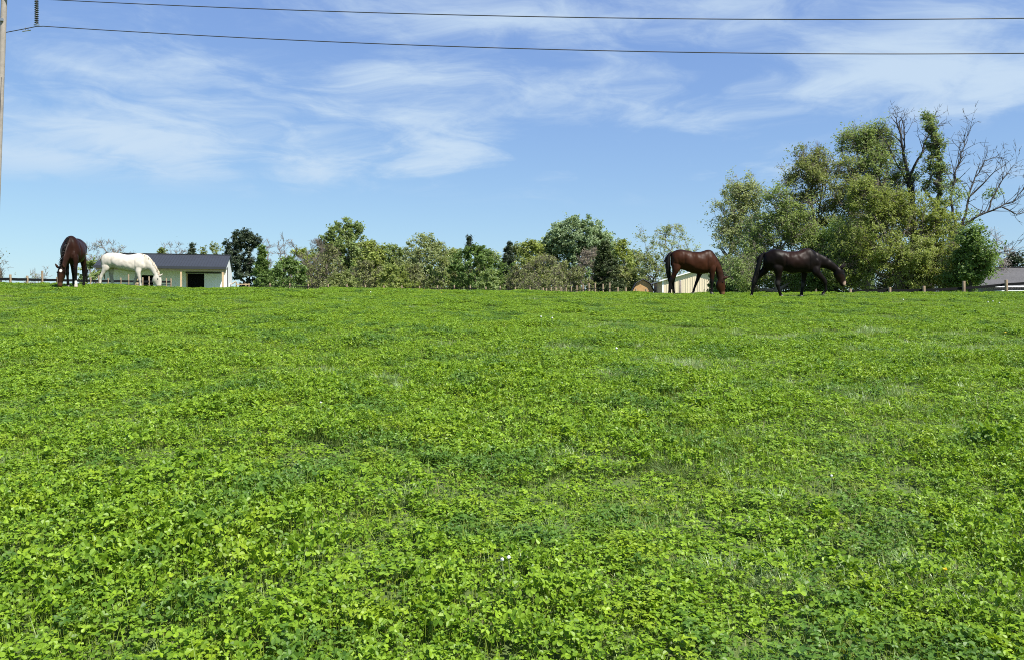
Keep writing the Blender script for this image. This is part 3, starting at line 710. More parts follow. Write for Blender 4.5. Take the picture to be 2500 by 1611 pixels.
def dead_tree(name, label, px, d, limbs, seed, rb, leafspots=None, twig=9):
    r = np.random.default_rng(seed); x = (px - 1250) / F * d; z0 = gz(x, d); root = thing(name, label, 'tree', (x, d, z0))
    A = []; B = []; RA = []; RB = []; tips = []
    for pts, r0, r1 in limbs:
        P = [np.array([at(a, b, d).x - x, yoff, at(a, b, d).z - z0]) for a, b, yoff in pts]
        Q = [P[0]]
        for a, b in zip(P[:-1], P[1:]):
            k = max(1, int(np.linalg.norm(b - a) / .35))
            for i in range(1, k + 1): Q.append(a + (b - a) * i / k + (r.normal(0, .035, 3) if i < k else 0))
        n = len(Q); rr = np.linspace(r0, r1, n)
        for i in range(n - 1): A.append(Q[i]); B.append(Q[i + 1]); RA.append(rr[i]); RB.append(rr[i + 1])
        for i in range(int(n * .35), n):                # side branches and twigs
            for _ in range(3 if i > n * .5 else 2):
                dirn = unit(Q[min(i, n - 1)] - Q[max(i - 1, 0)])
                v = unit(dirn * .8 + r.normal(0, .65, 3) + np.array([0, 0, .35])); L = r.uniform(.4, 1.7) * (1 if i < n - 3 else .7)
                p = Q[i]; w = min(rr[i] * .5 + .004, .03)
                for s in range(3):
                    q = p + v * L / 3; A.append(p); B.append(q); RA.append(w * (1 - s * .25)); RB.append(w * (.75 - s * .25))
                    if s:
                        for _k in range(2):
                            e = q + unit(v + r.normal(0, .6, 3)) * L * r.uniform(.2, .45); A.append(q); B.append(e); RA.append(.011); RB.append(.006)
                    p = q; v = unit(v + r.normal(0, .22, 3) + np.array([0, 0, .06]))
    V, L, Z = tubes(np.array(A), np.array(B), np.array(RA), np.array(RB), 5)
    link('trunk', set_mesh('trunk', V, L, Z, [M['dead_wood']], True), root)
    if leafspots:
        pos = []; 
        for lx, ly, hw, hh, k in leafspots:
            c = at(lx, ly, d); v = unit(r.normal(size=(k, 3))) * r.uniform(0, 1, (k, 1)) ** .45
            pos.append(np.array([c.x - x, 0, c.z - z0]) + v * np.array([hw / F * d, hw / F * d * .8, hh / F * d]))
        pos = np.concatenate(pos); m = len(pos)
        keep = np.array([mnoise.noise(Vector(p * 1.5)) > -.08 for p in pos]); pos = pos[keep]; m = len(pos)
        v, l, s, a = leaf_cards(pos, r.normal(size=(m, 3)) + np.array([0, -.2, .7]), .09 * r.uniform(.6, 1.2, m), np.full(m, 1.6), r, r.normal(.5, .22, m))
        link('crown', set_mesh('crown', v, l, s, [LM['fresh']], False, {'v': a}), root)
dead_tree('dead_tree', 'big half-dead tree with bare dark limbs arching over the house', 2335, 50,
  [([(2335, 700, 0), (2325, 640, 0), (2335, 570, 0)], .36, .30),
   ([(2335, 570, 0), (2332, 500, .2), (2350, 440, .4), (2395, 370, .5), (2440, 310, .6), (2470, 290, .6)][:1] + [(2325, 480, .2), (2350, 400, .4), (2372, 330, .5), (2383, 296, .5)], .095, .012),
   ([(2335, 570, 0), (2370, 535, -.4), (2420, 512, -.7), (2452, 500, -.8), (2475, 470, -.9), (2488, 436, -1)], .085, .010),
   ([(2350, 555, 0), (2372, 480, .3), (2392, 430, .5), (2418, 390, .6), (2445, 380, .6)], .085, .010),
   ([(2400, 520, -.5), (2425, 470, -.3), (2452, 430, -.2), (2475, 400, -.2)], .06, .010),
   ([(2372, 480, .3), (2398, 455, .2), (2430, 420, .1), (2462, 395, 0)], .06, .010),
   ([(2430, 510, -.7), (2462, 528, -.8), (2490, 524, -.9)], .05, .010),
   ([(2340, 590, 0), (2380, 640, -.5), (2420, 622, -.6), (2452, 612, -.7), (2466, 592, -.7)], .07, .012)], 61, .36,
  [(2335, 610, 26, 60, 900), (2365, 545, 34, 40, 700), (2425, 480, 26, 24, 420), (2330, 470, 40, 36, 700), (2380, 600, 30, 30, 400)])
dead_tree('dead_tree', 'dead leafless tree with forked crown beside the leafy column', 2228, 53,
  [([(2240, 700, 0), (2232, 600, 0), (2226, 480, 0), (2218, 430, 0)], .30, .20),
   ([(2218, 430, 0), (2206, 380, 0), (2200, 330, 0), (2188, 290, 0), (2180, 280, 0)], .13, .016),
   ([(2208, 385, 0), (2214, 330, .3), (2210, 275, .4)], .06, .012),
   ([(2220, 430, 0), (2248, 370, -.3), (2262, 330, -.4), (2275, 290, -.4)], .10, .014),
   ([(2215, 445, 0), (2180, 400, -.4), (2160, 360, -.5), (2150, 345, -.5)], .08, .012)], 62, .30)
T('leafy_tree', 'bushy golden green tree filling the front of the near clump', 'tree', 2195, 455, 260, 47, n=560, leaves=109, leaf=0.083, lm=LM['gold'], bark=M['bark'], seed=47, twigs=4, clump=0.57, tip=.008, rb=.22,
  lobes=[(2110, 490, 46, 40, 1.2), (2180, 530, 60, 56, 2), (2260, 560, 56, 60, 1.8), (2110, 600, 70, 60, 2), (2210, 640, 80, 60, 2.4), (2290, 650, 50, 50, 1.4), (2080, 670, 50, 34, 1.2)])
T('leafy_tree', 'dark green understorey tree between the black horse and golden tree', 'tree', 2040, 560, 150, 50, n=300, leaves=104, leaf=0.086, lm=LM['deep'], bark=M['bark_dark'], seed=48, clump=0.57, rb=.14,
  lobes=[(2050, 610, 70, 50, 2), (2000, 660, 60, 44, 1.5), (2090, 650, 50, 44, 1.2)])
T('budding_tree', 'dark brown twiggy undergrowth at the foot of the golden tree', 'tree', 2230, 620, 190, 49, n=150, leaves=46, leaf=0.079, lm=LM['spruce'], bark=M['bark_dark'], seed=49, twigs=4, kind='dome', cb=.05, clump=0.54, tip=.009)
T('leafy_tree', 'deep green maple bush hanging over the fence at clump edge', 'tree', 2368, 560, 100, 44, n=190, leaves=69, leaf=0.097, lm=LM['deep'], bark=M['bark_dark'], seed=50, clump=0.49, rb=.09,
  lobes=[(2360, 600, 26, 34, 1), (2372, 645, 42, 34, 2), (2360, 675, 40, 20, 1)])
T('blossom_tree', 'whitish blossoming leafless tree behind the deep green maple', 'tree', 2408, 552, 96, 66, n=80, leaves=26, leaf=0.072, lm=LM['blossom'], bark=M['bark_pale'], seed=51, twigs=6, kind='oval', cb=.15, clump=0.68, tip=.012)
T('shrub', 'dark evergreen bushes behind the grey shingled roof', 'shrub', 2472, 626, 90, 92, n=90, leaves=65, leaf=.22, lm=LM['cedar'], bark=M['bark_dark'], seed=52, kind='dome', cb=.1, clump=0.68)

# undergrowth closing the foot of the hedgerow and of the near clump
for i, (px, top, w) in enumerate([(668, 668, 70), (740, 664, 80), (800, 656, 90), (868, 650, 90), (930, 655, 90), (990, 650, 90), (1050, 652, 90), (1110, 660, 80), (1180, 650, 90), (1250, 650, 80), (1310, 640, 90), (1370, 640, 100), (1440, 640, 100), (1500, 650, 80), (1545, 668, 60)]):
    T('undergrowth_shrub', 'low tangled shrub filling the foot of the far hedgerow', 'shrub', px, top, w, 103 + (i * 7) % 5, kind='dome', n=70, leaves=51, leaf=.24, lm=[LM['deep'], LM['brown'], LM['olive']][i % 3], bark=M['bark_dark'], seed=80 + i, cb=.03, clump=.6, twigs=3, group='undergrowth along the far hedgerow')
for i, (px, top, w) in enumerate([(735, 610, 90), (795, 596, 90), (880, 594, 100), (930, 604, 90), (985, 606, 90), (1060, 598, 90), (1100, 614, 80), (1190, 612, 100), (1262, 604, 80), (1335, 590, 90), (1490, 600, 90), (1545, 612, 70)]):
    T('hedgerow_tree', 'soft yellow-green tree in the rear row of the far hedgerow', 'tree', px, top, w, 124 + (i * 5) % 7, kind='oval', n=110, leaves=44, leaf=.26, lm=[LM['yellow'], LM['pale'], LM['olive']][i % 3], bark=M['bark'], seed=130 + i, cb=.12, clump=.9, twigs=2, group='rear row of the far hedgerow')
for i, (px, top, w) in enumerate([(1775, 640, 90), (1835, 615, 110), (1910, 610, 120), (1985, 600, 120), (2060, 600, 120), (2140, 600, 120), (2215, 600, 120), (2290, 610, 100), (2345, 640, 70)]):
    T('undergrowth_shrub', 'dense dark green shrub closing the foot of the near clump', 'shrub', px, top, w, 57 + (i * 3) % 4, kind='dome', n=130, leaves=68, leaf=0.108, lm=[LM['deep'], LM['olive'], LM['deep'], LM['fresh']][i % 4], bark=M['bark_dark'], seed=100 + i, cb=.02, clump=.5, twigs=2, group='undergrowth of the near clump')

# ------------------------------------------------------------------ fences
def round_post(root, x, y, top, r=.065):
    m = MB(); z = gz(x, y) - .25; k = random.uniform(-.012, .012)
    m.tube([(0, 0, 0), (k * .5, 0, (top - z) * .5), (k, 0, top - z - .012), (k, 0, top - z)], [r * 1.04, r, r * .97, r * .88], 8)
    o = m.build('post', M['post'], root, True); o.location = Vector((x, y, z)) - root.location; return o
def strap(root, pts, h, t=.012, name='rail', mt=None):
    for a, b in zip(pts[:-1], pts[1:]):
        a = Vector(a); b = Vector(b); m = MB(); v = (b - a); side = Vector((-v.y, v.x, 0)).normalized() * t
        u = Vector((0, 0, h / 2)); mid = (a + b) / 2 - Vector((0, 0, .012))
        rings = []
        for p in (a, mid, b): rings.append([p - side - u - a, p + side - u - a, p + side + u - a, p - side + u - a])
        m.loft(rings); o = m.build(name, mt or M['strap'], root); o.location = a - root.location

f1 = thing('fence', 'black strap fence on wooden posts behind the dark bay and white horses', 'fence', at(0, 700, 43))
left = [(-60, 676), (-18, 673), (25, 671), (67, 674), (103, 662), (140, 677), (182, 677), (221, 677), (241, 674), (264, 680), (295, 679), (314, 671), (330, 681), (348, 678), (364, 676), (392, 680), (406, 680), (417, 681)]
def dl(px): return 42 + np.clip(px, -60, 430) / 420 * 24
for px, top in left:
    d = dl(px); p = at(px, top, d); round_post(f1, p.x, d, p.z, .065 if px < 200 else .06)
for off, h in ((0, .15), (.22, .04)):
    pts = []
    for px, top in left:
        d = dl(px); p = at(px, np.interp(px, [-60, 0, 200, 420], [679, 682, 686, 689]), d); pts.append((p.x, d - .07, p.z - off))
    strap(f1, pts, h if off == 0 else h)
f2 = thing('fence', 'thin post and wire fence running along the hedgerow', 'fence', at(1100, 705, 88))
mid = [(600, 693), (659, 692), (707, 692), (753, 694), (801, 695), (847, 695), (892, 696), (937, 698), (981, 698), (1024, 699), (1068, 698), (1109, 697), (1148, 698), (1186, 701), (1221, 699), (1258, 702), (1294, 703), (1326, 703)]
pts = []
for px, top in mid:
    d = 80; p = at(px, top, d); round_post(f2, p.x, d, p.z, .075); pts.append((p.x, d - .1, p.z - .28))
strap(f2, pts, .07, name='wire')
f3 = thing('fence', 'row of close pale posts coming forward below the dark spruce', 'fence', at(1440, 705, 70))
rt = [(1334, 704), (1346, 702), (1357, 701), (1369, 701), (1382, 703), (1395, 700), (1408, 698), (1423, 696), (1438, 692), (1453, 691.5), (1472, 694), (1488, 691), (1508, 702), (1528, 703), (1552, 706), (1578, 707)]
pts = []
for i, (px, top) in enumerate(rt):
    d = 79 - i * 1.9; p = at(px, top, d); round_post(f3, p.x, d, p.z, .065); pts.append((p.x, d - .1, p.z - .42))
strap(f3, pts, .05, name='wire')
f4 = thing('fence', 'round wooden posts with sagging black strap before the grey-roofed house', 'fence', at(2300, 715, 41))
rp = [(2076, 706), (2172, 702), (2256, 699), (2353, 687), (2457, 684), (2560, 682)]; pts = []
ry = [711, 710, 709, 704.5, 695.5, 688]
for i, (px, top) in enumerate(rp):
    d = 40 - i * .35; p = at(px, top, d); round_post(f4, p.x, d, p.z, .075); q = at(px, ry[i], d); pts.append((q.x, d + .09, q.z))
strap(f4, pts, .125)

# ------------------------------------------------------------------ horse shed (left)
def shed():
    d0 = 75.0; c = at(553, 700, d0); rz = math.radians(14.5); zb = gz(c.x, d0) - .05
    root = thing('horse_shed', 'white metal-sided horse shed with charcoal roof and open sliding door', 'shed', (c.x, d0, zb), rz)
    L = 10.6; Dp = 5.2; ov = 2.3                         # local: x from 0 (right gable) to -L, y 0 = front wall line, +y back
    ridge_z = EYE + (HZ - 623) / F * 76.5 - zb; eave_z = EYE + (HZ - 655) / F * 74 - zb
    def bx(name, mt, x0, x1, y0, y1, z0, z1, par=root, bevel=0):
        m = MB(); m.box(((x0 + x1) / 2, (y0 + y1) / 2, (z0 + z1) / 2), (abs(x1 - x0), abs(y1 - y0), abs(z1 - z0))); return m.build(name, mt, par, bevel=bevel)
    def siding(name, x0, x1, z0, z1, y, par=root, mt=M['white'], step=.23, gaps=()):
        """ribbed sheet metal"""
        m = MB(); n = max(1, int((x1 - x0) / step)); w = (x1 - x0) / n
        V = []; prof = []
        for i in range(n):
            a = x0 + i * w; prof += [(a, 0), (a + w * .78, 0), (a + w * .83, -.02), (a + w * .95, -.02)]
        prof.append((x1, 0)); k = len(prof)
        V = [(x, y + dy, z0) for x, dy in prof] + [(x, y + dy, z1) for x, dy in prof] + [(x, y + .04, z0) for x, dy in prof] + [(x, y + .04, z1) for x, dy in prof]
        Fc = []
        for i in range(k - 1): Fc += [(i, i + 1, k + i + 1, k + i), (2 * k + i + 1, 2 * k + i, 3 * k + i, 3 * k + i + 1), (k + i, k + i + 1, 3 * k + i + 1, 3 * k + i), (i + 1, i, 2 * k + i, 2 * k + i + 1)]
        m.add(V, Fc); return m.build(name, mt, par)
    g = (eave_z + ridge_z) / 2
    # local x of a photograph column on the front wall
    def lx(px):
        best = min(np.linspace(-L, 0, 600), key=lambda q: abs(1250 + F * (c.x + q * math.cos(rz)) / (d0 + q * math.sin(rz)) - px)); return best
    o1, o2 = lx(455), lx(499); o3, o4 = lx(346), lx(374)
    wt = eave_z + .05
    for a, b in ((-L, o3), (o4, o1), (o2, 0)): siding('wall', a, b, 0, wt, 0)
    lint = MB(); lint.box(((o3 + o4) / 2, .02, (eave_z - .7 + wt) / 2), (o4 - o3, .05, wt - eave_z + .7)); lint.build('wall', M['white'], root)
    lint = MB(); lint.box(((o1 + o2) / 2, .02, (eave_z - .5 + wt) / 2), (o2 - o1, .05, wt - eave_z + .5)); lint.build('wall', M['white'], root)
    bx('wall', M['white'], -L, 0, Dp, Dp + .05, 0, wt)
    for x in (-L - .02, 0.0):                           # gable ends; the roof line runs past the front wall over the porch
        m = MB(); yr = Dp * .40; t = .05
        prof = [(0, 0), (Dp + .05, 0), (Dp + .05, eave_z), (yr, ridge_z - .06), (0, eave_z + (ridge_z - eave_z) * (ov) / (ov + yr) - .08)]
        m.add([(x, y, z) for y, z in prof] + [(x + t, y, z) for y, z in prof], [(0, 1, 2, 3, 4), (9, 8, 7, 6, 5)] + [(i, (i + 1) % 5, 5 + (i + 1) % 5, 5 + i) for i in range(5)])
        wl = m.build('wall', M['white'], root)
        # gable filling above the porch
        m = MB(); prof = [(-ov, eave_z - .04), (-.0, eave_z - .04), (-.0, eave_z + (ridge_z - eave_z) * ov / (ov + yr) - .08)]
        m.add([(x, y, z) for y, z in prof] + [(x + t, y, z) for y, z in prof], [(0, 1, 2), (5, 4, 3), (0, 1, 4, 3), (1, 2, 5, 4), (2, 0, 3, 5)])
        m.build('wall', M['white'], root)
    yr = Dp * .40
    # standing-seam roof, two slopes
    for ya, za, yb, zb_ in ((-ov - .12, eave_z, yr, ridge_z), (Dp + .25, eave_z - .05, yr, ridge_z)):
        m = MB(); n = 44; prof = []
        x0, x1 = -L - .15, .2; w = (x1 - x0) / n
        for i in range(n):
            a = x0 + i * w; prof += [(a, 0), (a + w * .80, 0), (a + w * .84, .035), (a + w * .94, .035)]
        prof.append((x1, 0)); k = len(prof)
        V = [(x, ya, za + h) for x, h in prof] + [(x, yb, zb_ + h) for x, h in prof] + [(x, ya, za - .05) for x, h in prof] + [(x, yb, zb_ - .05) for x, h in prof]
        Fc = []
        for i in range(k - 1): Fc += [(i, i + 1, k + i + 1, k + i), (2 * k + i + 1, 2 * k + i, 3 * k + i, 3 * k + i + 1), (i + 1, i, 2 * k + i, 2 * k + i + 1), (k + i, k + i + 1, 3 * k + i + 1, 3 * k + i)]
        Fc += [(0, k, 3 * k, 2 * k), (k - 1, 3 * k - 1, 4 * k - 1, 2 * k - 1)]
        m.add(V, Fc); m.build('roof', M['roofm'], root)
    bx('ridge_cap', M['roofm'], -L - .17, .22, yr - .16, yr + .16, ridge_z + .012, ridge_z + .05)
    bx('fascia', M['roofm'], -L - .17, .22, -ov - .16, -ov - .125, eave_z - .20, eave_z + .03)
    bx('header_beam', M['lumber'], -L, 0.0, -ov + .02, -ov + .12, eave_z - .36, eave_z - .08)
    bx('porch_ceiling', M['lumber'], -L, -.01, -ov + .13, -.03, eave_z - .06, eave_z - .03)
    for px in (348, 451, 549): 
        x = lx(px) if px != 549 else -.12
        bx('porch_post', M['lumber'], x - .075, x + .075, -ov + .0, -ov + .15, -.3, eave_z - .36)
    m = MB(); m.tube([(-.12, -ov + .2, eave_z - .9), (-.12, -.1, eave_z - .1)], .05, 6); m.build('brace', M['lumber'], root)
    dr = siding('sliding_door', o2 + .02, lx(545), .05, eave_z - .50, -.10)
    bx('door_frame', M['trim'], o2 + .02, o2 + .09, -.135, -.105, .05, eave_z - .50, dr)
    bx('door_track', M['dark'], o1 - .05, lx(540), -.20, -.13, eave_z - .48, eave_z - .36)
    bx('inner_wall', M['dark'], -L + .1, -.1, 3.2, 3.25, 0, eave_z - .1)
    bx('floor', M['dirt'], -L + .05, -.05, .05, 3.15, -.02, .02)
    for z in (.55, 1.05, 1.5): bx('stall_board', M['dark'], o1 + .05, o2 + .9, 1.7, 1.75, z, z + .22)
    bx('jamb', M['lumber'], o1 + .0, o1 + .10, -.03, .06, 0, eave_z - .51)
    # window on the right gable, downspout at the corner
    w = bx('window', M['glass'], .055, .075, Dp * .52, Dp * .52 + 1.0, 1.35, 2.25)
    for y0, y1, z0, z1 in ((-.06, 0, -.06, .96), (1.0, 1.06, -.06, .96), (0, 1.0, -.06, 0), (0, 1.0, .9, .96)):
        bx('window_frame', M['trim'], .056, .09, Dp * .52 + y0, Dp * .52 + y1, 1.35 + z0, 1.35 + z1, w)
    bx('downspout', M['dark'], .055, .12, .02, .12, 0, eave_z + .1)
    bx('corner_trim', M['trim'], -.05, .053, -.045, -.021, 0, eave_z)
    # small dark gate in the fence before the shed
    g = thing('metal_gate', 'small dark barred gate standing before the open shed door', 'gate', (*at(444, 700, 67).xy, gz(at(444, 700, 67).x, 67)), math.radians(14))
    for z in (.25, .5, .75, 1.0, 1.25):
        m = MB(); m.tube([(-.55, 0, z), (.55, 0, z)], .03, 6); m.build('bar', M['dark'], g)
    for x in (-.55, 0, .55):
        m = MB(); m.tube([(x, 0, -.1), (x, 0, 1.4)], .035, 6); m.build('upright', M['dark'], g)
    p = at(585, 694, 79)
    w = thing('board_fence', 'pale wooden rail fence joined to the shed back corner', 'fence', (p.x, 79, gz(p.x, 79)))
    zb2 = gz(p.x, 79)
    for px, top in ((577, 690), (608, 692)):
        q = at(px, top, 79); m = MB(); m.box((0, 0, (q.z - zb2) / 2 - .1), (.1, .1, q.z - zb2 + .2)); o = m.build('post', M['post'], w); o.location = (q.x - p.x, 0, 0)
    a = at(577, 695, 79); b = at(610, 695, 79)
    m = MB(); m.box(((a.x + b.x) / 2 - p.x, -.07, a.z - zb2), (b.x - a.x, .03, .09)); m.build('rail', M['lumber'], w)
    a = at(566, 695, 79); b = at(577, 688, 79)
    m = MB(); m.tube([(a.x - p.x, -.1, a.z - zb2), (b.x - p.x, -.1, b.z - zb2)], .05, 4); m.build('rail', M['lumber'], w)
shed()

# ------------------------------------------------------------------ buildings at the right
def cream_building():
    d0 = 90.0; c = at(1617, 700, d0); zb = gz(c.x, d0); rz = math.radians(-4)
    root = thing('cream_building', 'cream metal-sided building with white roof edge behind the bay horse', 'building', (c.x, d0, zb), rz)
    W = 7.9; Dp = 9.0; ez = EYE + (HZ - 684.5) / F * d0 - zb; pz = EYE + (HZ - 662) / F * d0 - zb
    def bx(name, mt, x0, x1, y0, y1, z0, z1, par=root):
        m = MB(); m.box(((x0 + x1) / 2, (y0 + y1) / 2, (z0 + z1) / 2), (abs(x1 - x0), abs(y1 - y0), abs(z1 - z0))); return m.build(name, mt, par)
    # ribbed front wall
    m = MB(); n = 30; w = W / n; prof = []
    for i in range(n): prof += [(i * w, 0), (i * w + w * .7, 0), (i * w + w * .76, -.03), (i * w + w * .94, -.03)]
    prof.append((W, 0)); k = len(prof)
    top = lambda x: ez + (pz - ez) * (1 - abs(x - W / 2) / (W / 2))
    m.add([(x, y, -.3) for x, y in prof] + [(x, y, top(x)) for x, y in prof], [(i, i + 1, k + i + 1, k + i) for i in range(k - 1)]); m.build('wall', M['cream'], root)
    bx('wall', M['cream'], 0.0, .05, .01, Dp, -.3, ez); bx('wall', M['cream'], W - .05, W, .01, Dp, -.3, ez); bx('wall', M['cream'], .05, W - .05, Dp - .05, Dp, -.3, ez)
    for s in (0, 1):
        x0, x1 = (-.35, W / 2) if s == 0 else (W + .35, W / 2); z0 = ez - .2
        m = MB(); V = []
        for y in (-.3, Dp + .3):
            V += [(x0, y, z0), (x1, y, pz + .02), (x1, y, pz + .14), (x0, y, z0 + .14)]
        m.add(V, [(0, 1, 2, 3), (7, 6, 5, 4), (0, 4, 5, 1), (1, 5, 6, 2), (2, 6, 7, 3), (3, 7, 4, 0)]); r = m.build('roof', M['trim'], root)
    bx('corner_trim', M['trim'], -.02, .14, -.05, -.034, -.3, ez)
    x = (1681 - 1617) / F * d0
    w = bx('window', M['glass'], x - .3, x + .3, -.06, -.045, .35, 1.15)
    for a in ((x - .37, x - .3, .28, 1.22), (x + .3, x + .37, .28, 1.22), (x - .3, x + .3, .28, .35), (x - .3, x + .3, 1.15, 1.22), (x - .3, x + .3, .72, .77)):
        bx('window_frame', M['trim'], a[0], a[1], -.075, -.061, a[2], a[3], w)
    x = (1742 - 1617) / F * d0
    dr = bx('garage_door', M['trim'], x - .85, x + .85, -.075, -.04, -.3, 1.25)
    for z in (.1, .48, .86): bx('door_panel', M['trim'], x - .8, x + .8, -.09, -.0755, z, z + .33, dr)
    p = at(1661, 700, 86); q = gz(p.x, 86)
    t = thing('wooden_pole', 'brown wooden pole standing before the cream building wall', 'pole', (p.x, 86, q))
    m = MB(); m.tube([(0, 0, -.2), (0, 0, 1.6), (0, 0, 3.1)], [.13, .12, .11], 10); m.build('shaft', M['bark_pale'], t, True)
    m = MB(); m.tube([(0, 0, 3.09), (0, 0, 3.15)], [.12, .10], 10); m.build('cap', M['steel'], t)
cream_building()

def gambrel():
    d0 = 96.0; c = at(1570, 700, d0); zb = gz(c.x, d0)
    root = thing('garden_barn', 'small orange-stained gambrel barn beside the cream building', 'barn', (c.x, d0, zb), math.radians(-6))
    s = d0 / F; hw = 27 * s
    def zz(py): return EYE + (HZ - py) * s - zb
    prof = [(-hw, zz(711)), (-hw * .62, zz(692)), (0, zz(683)), (hw * .62, zz(692)), (hw, zz(711))]
    wp = [(-hw * .92, -.2), (hw * .92, -.2)] + [(x * .93, z - .06) for x, z in prof[::-1]]
    m = MB(); n = len(wp); m.add([(x, 0, z) for x, z in wp] + [(x, 4, z) for x, z in wp], [tuple(range(n)), tuple(range(2 * n - 1, n - 1, -1))] + [(i, (i + 1) % n, n + (i + 1) % n, n + i) for i in range(n)])
    m.build('wall', M['orange'], root)
    for (xa, za), (xb, zb_) in zip(prof[:-1], prof[1:]):
        m = MB(); t = .09; V = []
        for y in (-.25, 4.2): V += [(xa, y, za), (xb, y, zb_), (xb, y, zb_ + t), (xa, y, za + t)]
        m.add(V, [(0, 1, 2, 3), (7, 6, 5, 4), (0, 4, 5, 1), (1, 5, 6, 2), (2, 6, 7, 3), (3, 7, 4, 0)]); m.build('roof', M['shingle'], root)
    dw = MB(); dw.box((.1, -.03, .55), (1.5, .05, 1.5)); dr = dw.build('door', M['orange'], root)
    for x in (-.62, .1, .82):
        m = MB(); m.box((x, -.07, .55), (.08, .03, 1.5)); m.build('batten', M['lumber'], dr)
gambrel()

def house():
    d0 = 62.0; a = at(2388, 660, d0); zb = gz(a.x + 3, d0) - .1
    root = thing('house', 'low house with grey shingled roof behind the black strap fence', 'house', (a.x, d0, zb), math.radians(-7))
    L = 13.0; ez = EYE + (HZ - 699) / F * d0 - zb; rzz = EYE + (HZ - 655) / F * (d0 + 4) - zb; Dp = 8
    def bx(name, mt, x0, x1, y0, y1, z0, z1, par=root):
        m = MB(); m.box(((x0 + x1) / 2, (y0 + y1) / 2, (z0 + z1) / 2), (abs(x1 - x0), abs(y1 - y0), abs(z1 - z0))); return m.build(name, mt, par)
    bx('wall', M['greywall'], .4, L - .4, .5, Dp - .5, -.3, ez)
    for x in (.42, L - .42):
        m = MB(); m.add([(x, .5, ez), (x, Dp - .5, ez), (x, Dp / 2, rzz - .15)] + [(x + .03, .5, ez), (x + .03, Dp - .5, ez), (x + .03, Dp / 2, rzz - .15)], [(0, 1, 2), (5, 4, 3), (0, 1, 4, 3), (1, 2, 5, 4), (2, 0, 3, 5)]); m.build('wall', M['greywall'], root)
    # roof slopes with shingle courses that lap
    for s in (0, 1):
        rf = None
        n = 16
        for i in range(n):
            t0, t1 = i / n, (i + 1.12) / n
            y0 = (Dp / 2) * t0 if s == 0 else Dp - (Dp / 2) * t0; y1 = (Dp / 2) * min(t1, 1) if s == 0 else Dp - (Dp / 2) * min(t1, 1)
            z0 = ez + (rzz - ez) * t0; z1 = ez + (rzz - ez) * min(t1, 1); m = MB(); V = []
            for x in (0, L): V += [(x, y0, z0 - .02), (x, y1, z1 - .03), (x, y1, z1), (x, y0, z0 + .012)]
            m.add(V, [(0, 1, 2, 3), (7, 6, 5, 4), (0, 4, 5, 1), (1, 5, 6, 2), (2, 6, 7, 3), (3, 7, 4, 0)])
            o = m.build('roof' if rf is None else 'shingle_course', M['shingle'], root if rf is None else rf)
            rf = rf or o
    bx('ridge_cap', M['shingle'], 0, L, Dp / 2 - .14, Dp / 2 + .14, rzz + .005, rzz + .05)
    v = MB(); v.tube([(2.6, Dp * .42, rzz - .5), (2.6, Dp * .42, rzz + .18)], .07, 8); v.build('vent_pipe', M['trim'], root)
    bx('gutter', M['trim'], 1.2, L, -.12, -.005, ez - .10, ez + .0)
    bx('awning', M['trim'], 1.3, L - 2, -.9, .45, ez - .42, ez - .36)
    for x in (1.4, 4.4, 7.4): bx('awning_post', M['trim'], x - .05, x + .05, -.85, -.75, -.3, ez - .42)
    for x in (2.4, 5.6, 8.8):
        w = bx('window', M['glass'], x - .5, x + .5, .46, .495, ez - 1.6, ez - .6); bx('window_frame', M['trim'], x - .56, x + .56, .44, .458, ez - 1.68, ez - 1.6, w)
house()

def far_pole():
    p = at(2470, 617, 150); z = gz(p.x, 150)
    t = thing('distant_pole', 'distant utility pole showing above the evergreen bushes by house', 'utility pole', (p.x, 150, z))
    m = MB(); m.tube([(0, 0, -.3), (0, 0, p.z - z)], [.17, .12], 8); m.build('shaft', M['pole'], t)
    m = MB(); m.box((0, -.14, p.z - z - .9), (2.2, .1, .12)); m.build('crossarm', M['pole'], t)
    for k, (ya, yb) in enumerate(((602, 595), (615, 608), (618, 612))):
        a = at(2380, ya + 8, 150); b = at(2560, yb - 4, 150); m = MB()
        pts = [a.lerp(b, i / 8) - Vector((0, 0, .5 * 4 * (i / 8) * (1 - i / 8))) for i in range(9)]
        m.tube(pts, .022, 5); o = m.build('power_line', M['wire'])
        tag(o, ('topmost', 'middle', 'lowest')[k] + ' of the thin distant wires above the grey-roofed house', 'wire')
far_pole()

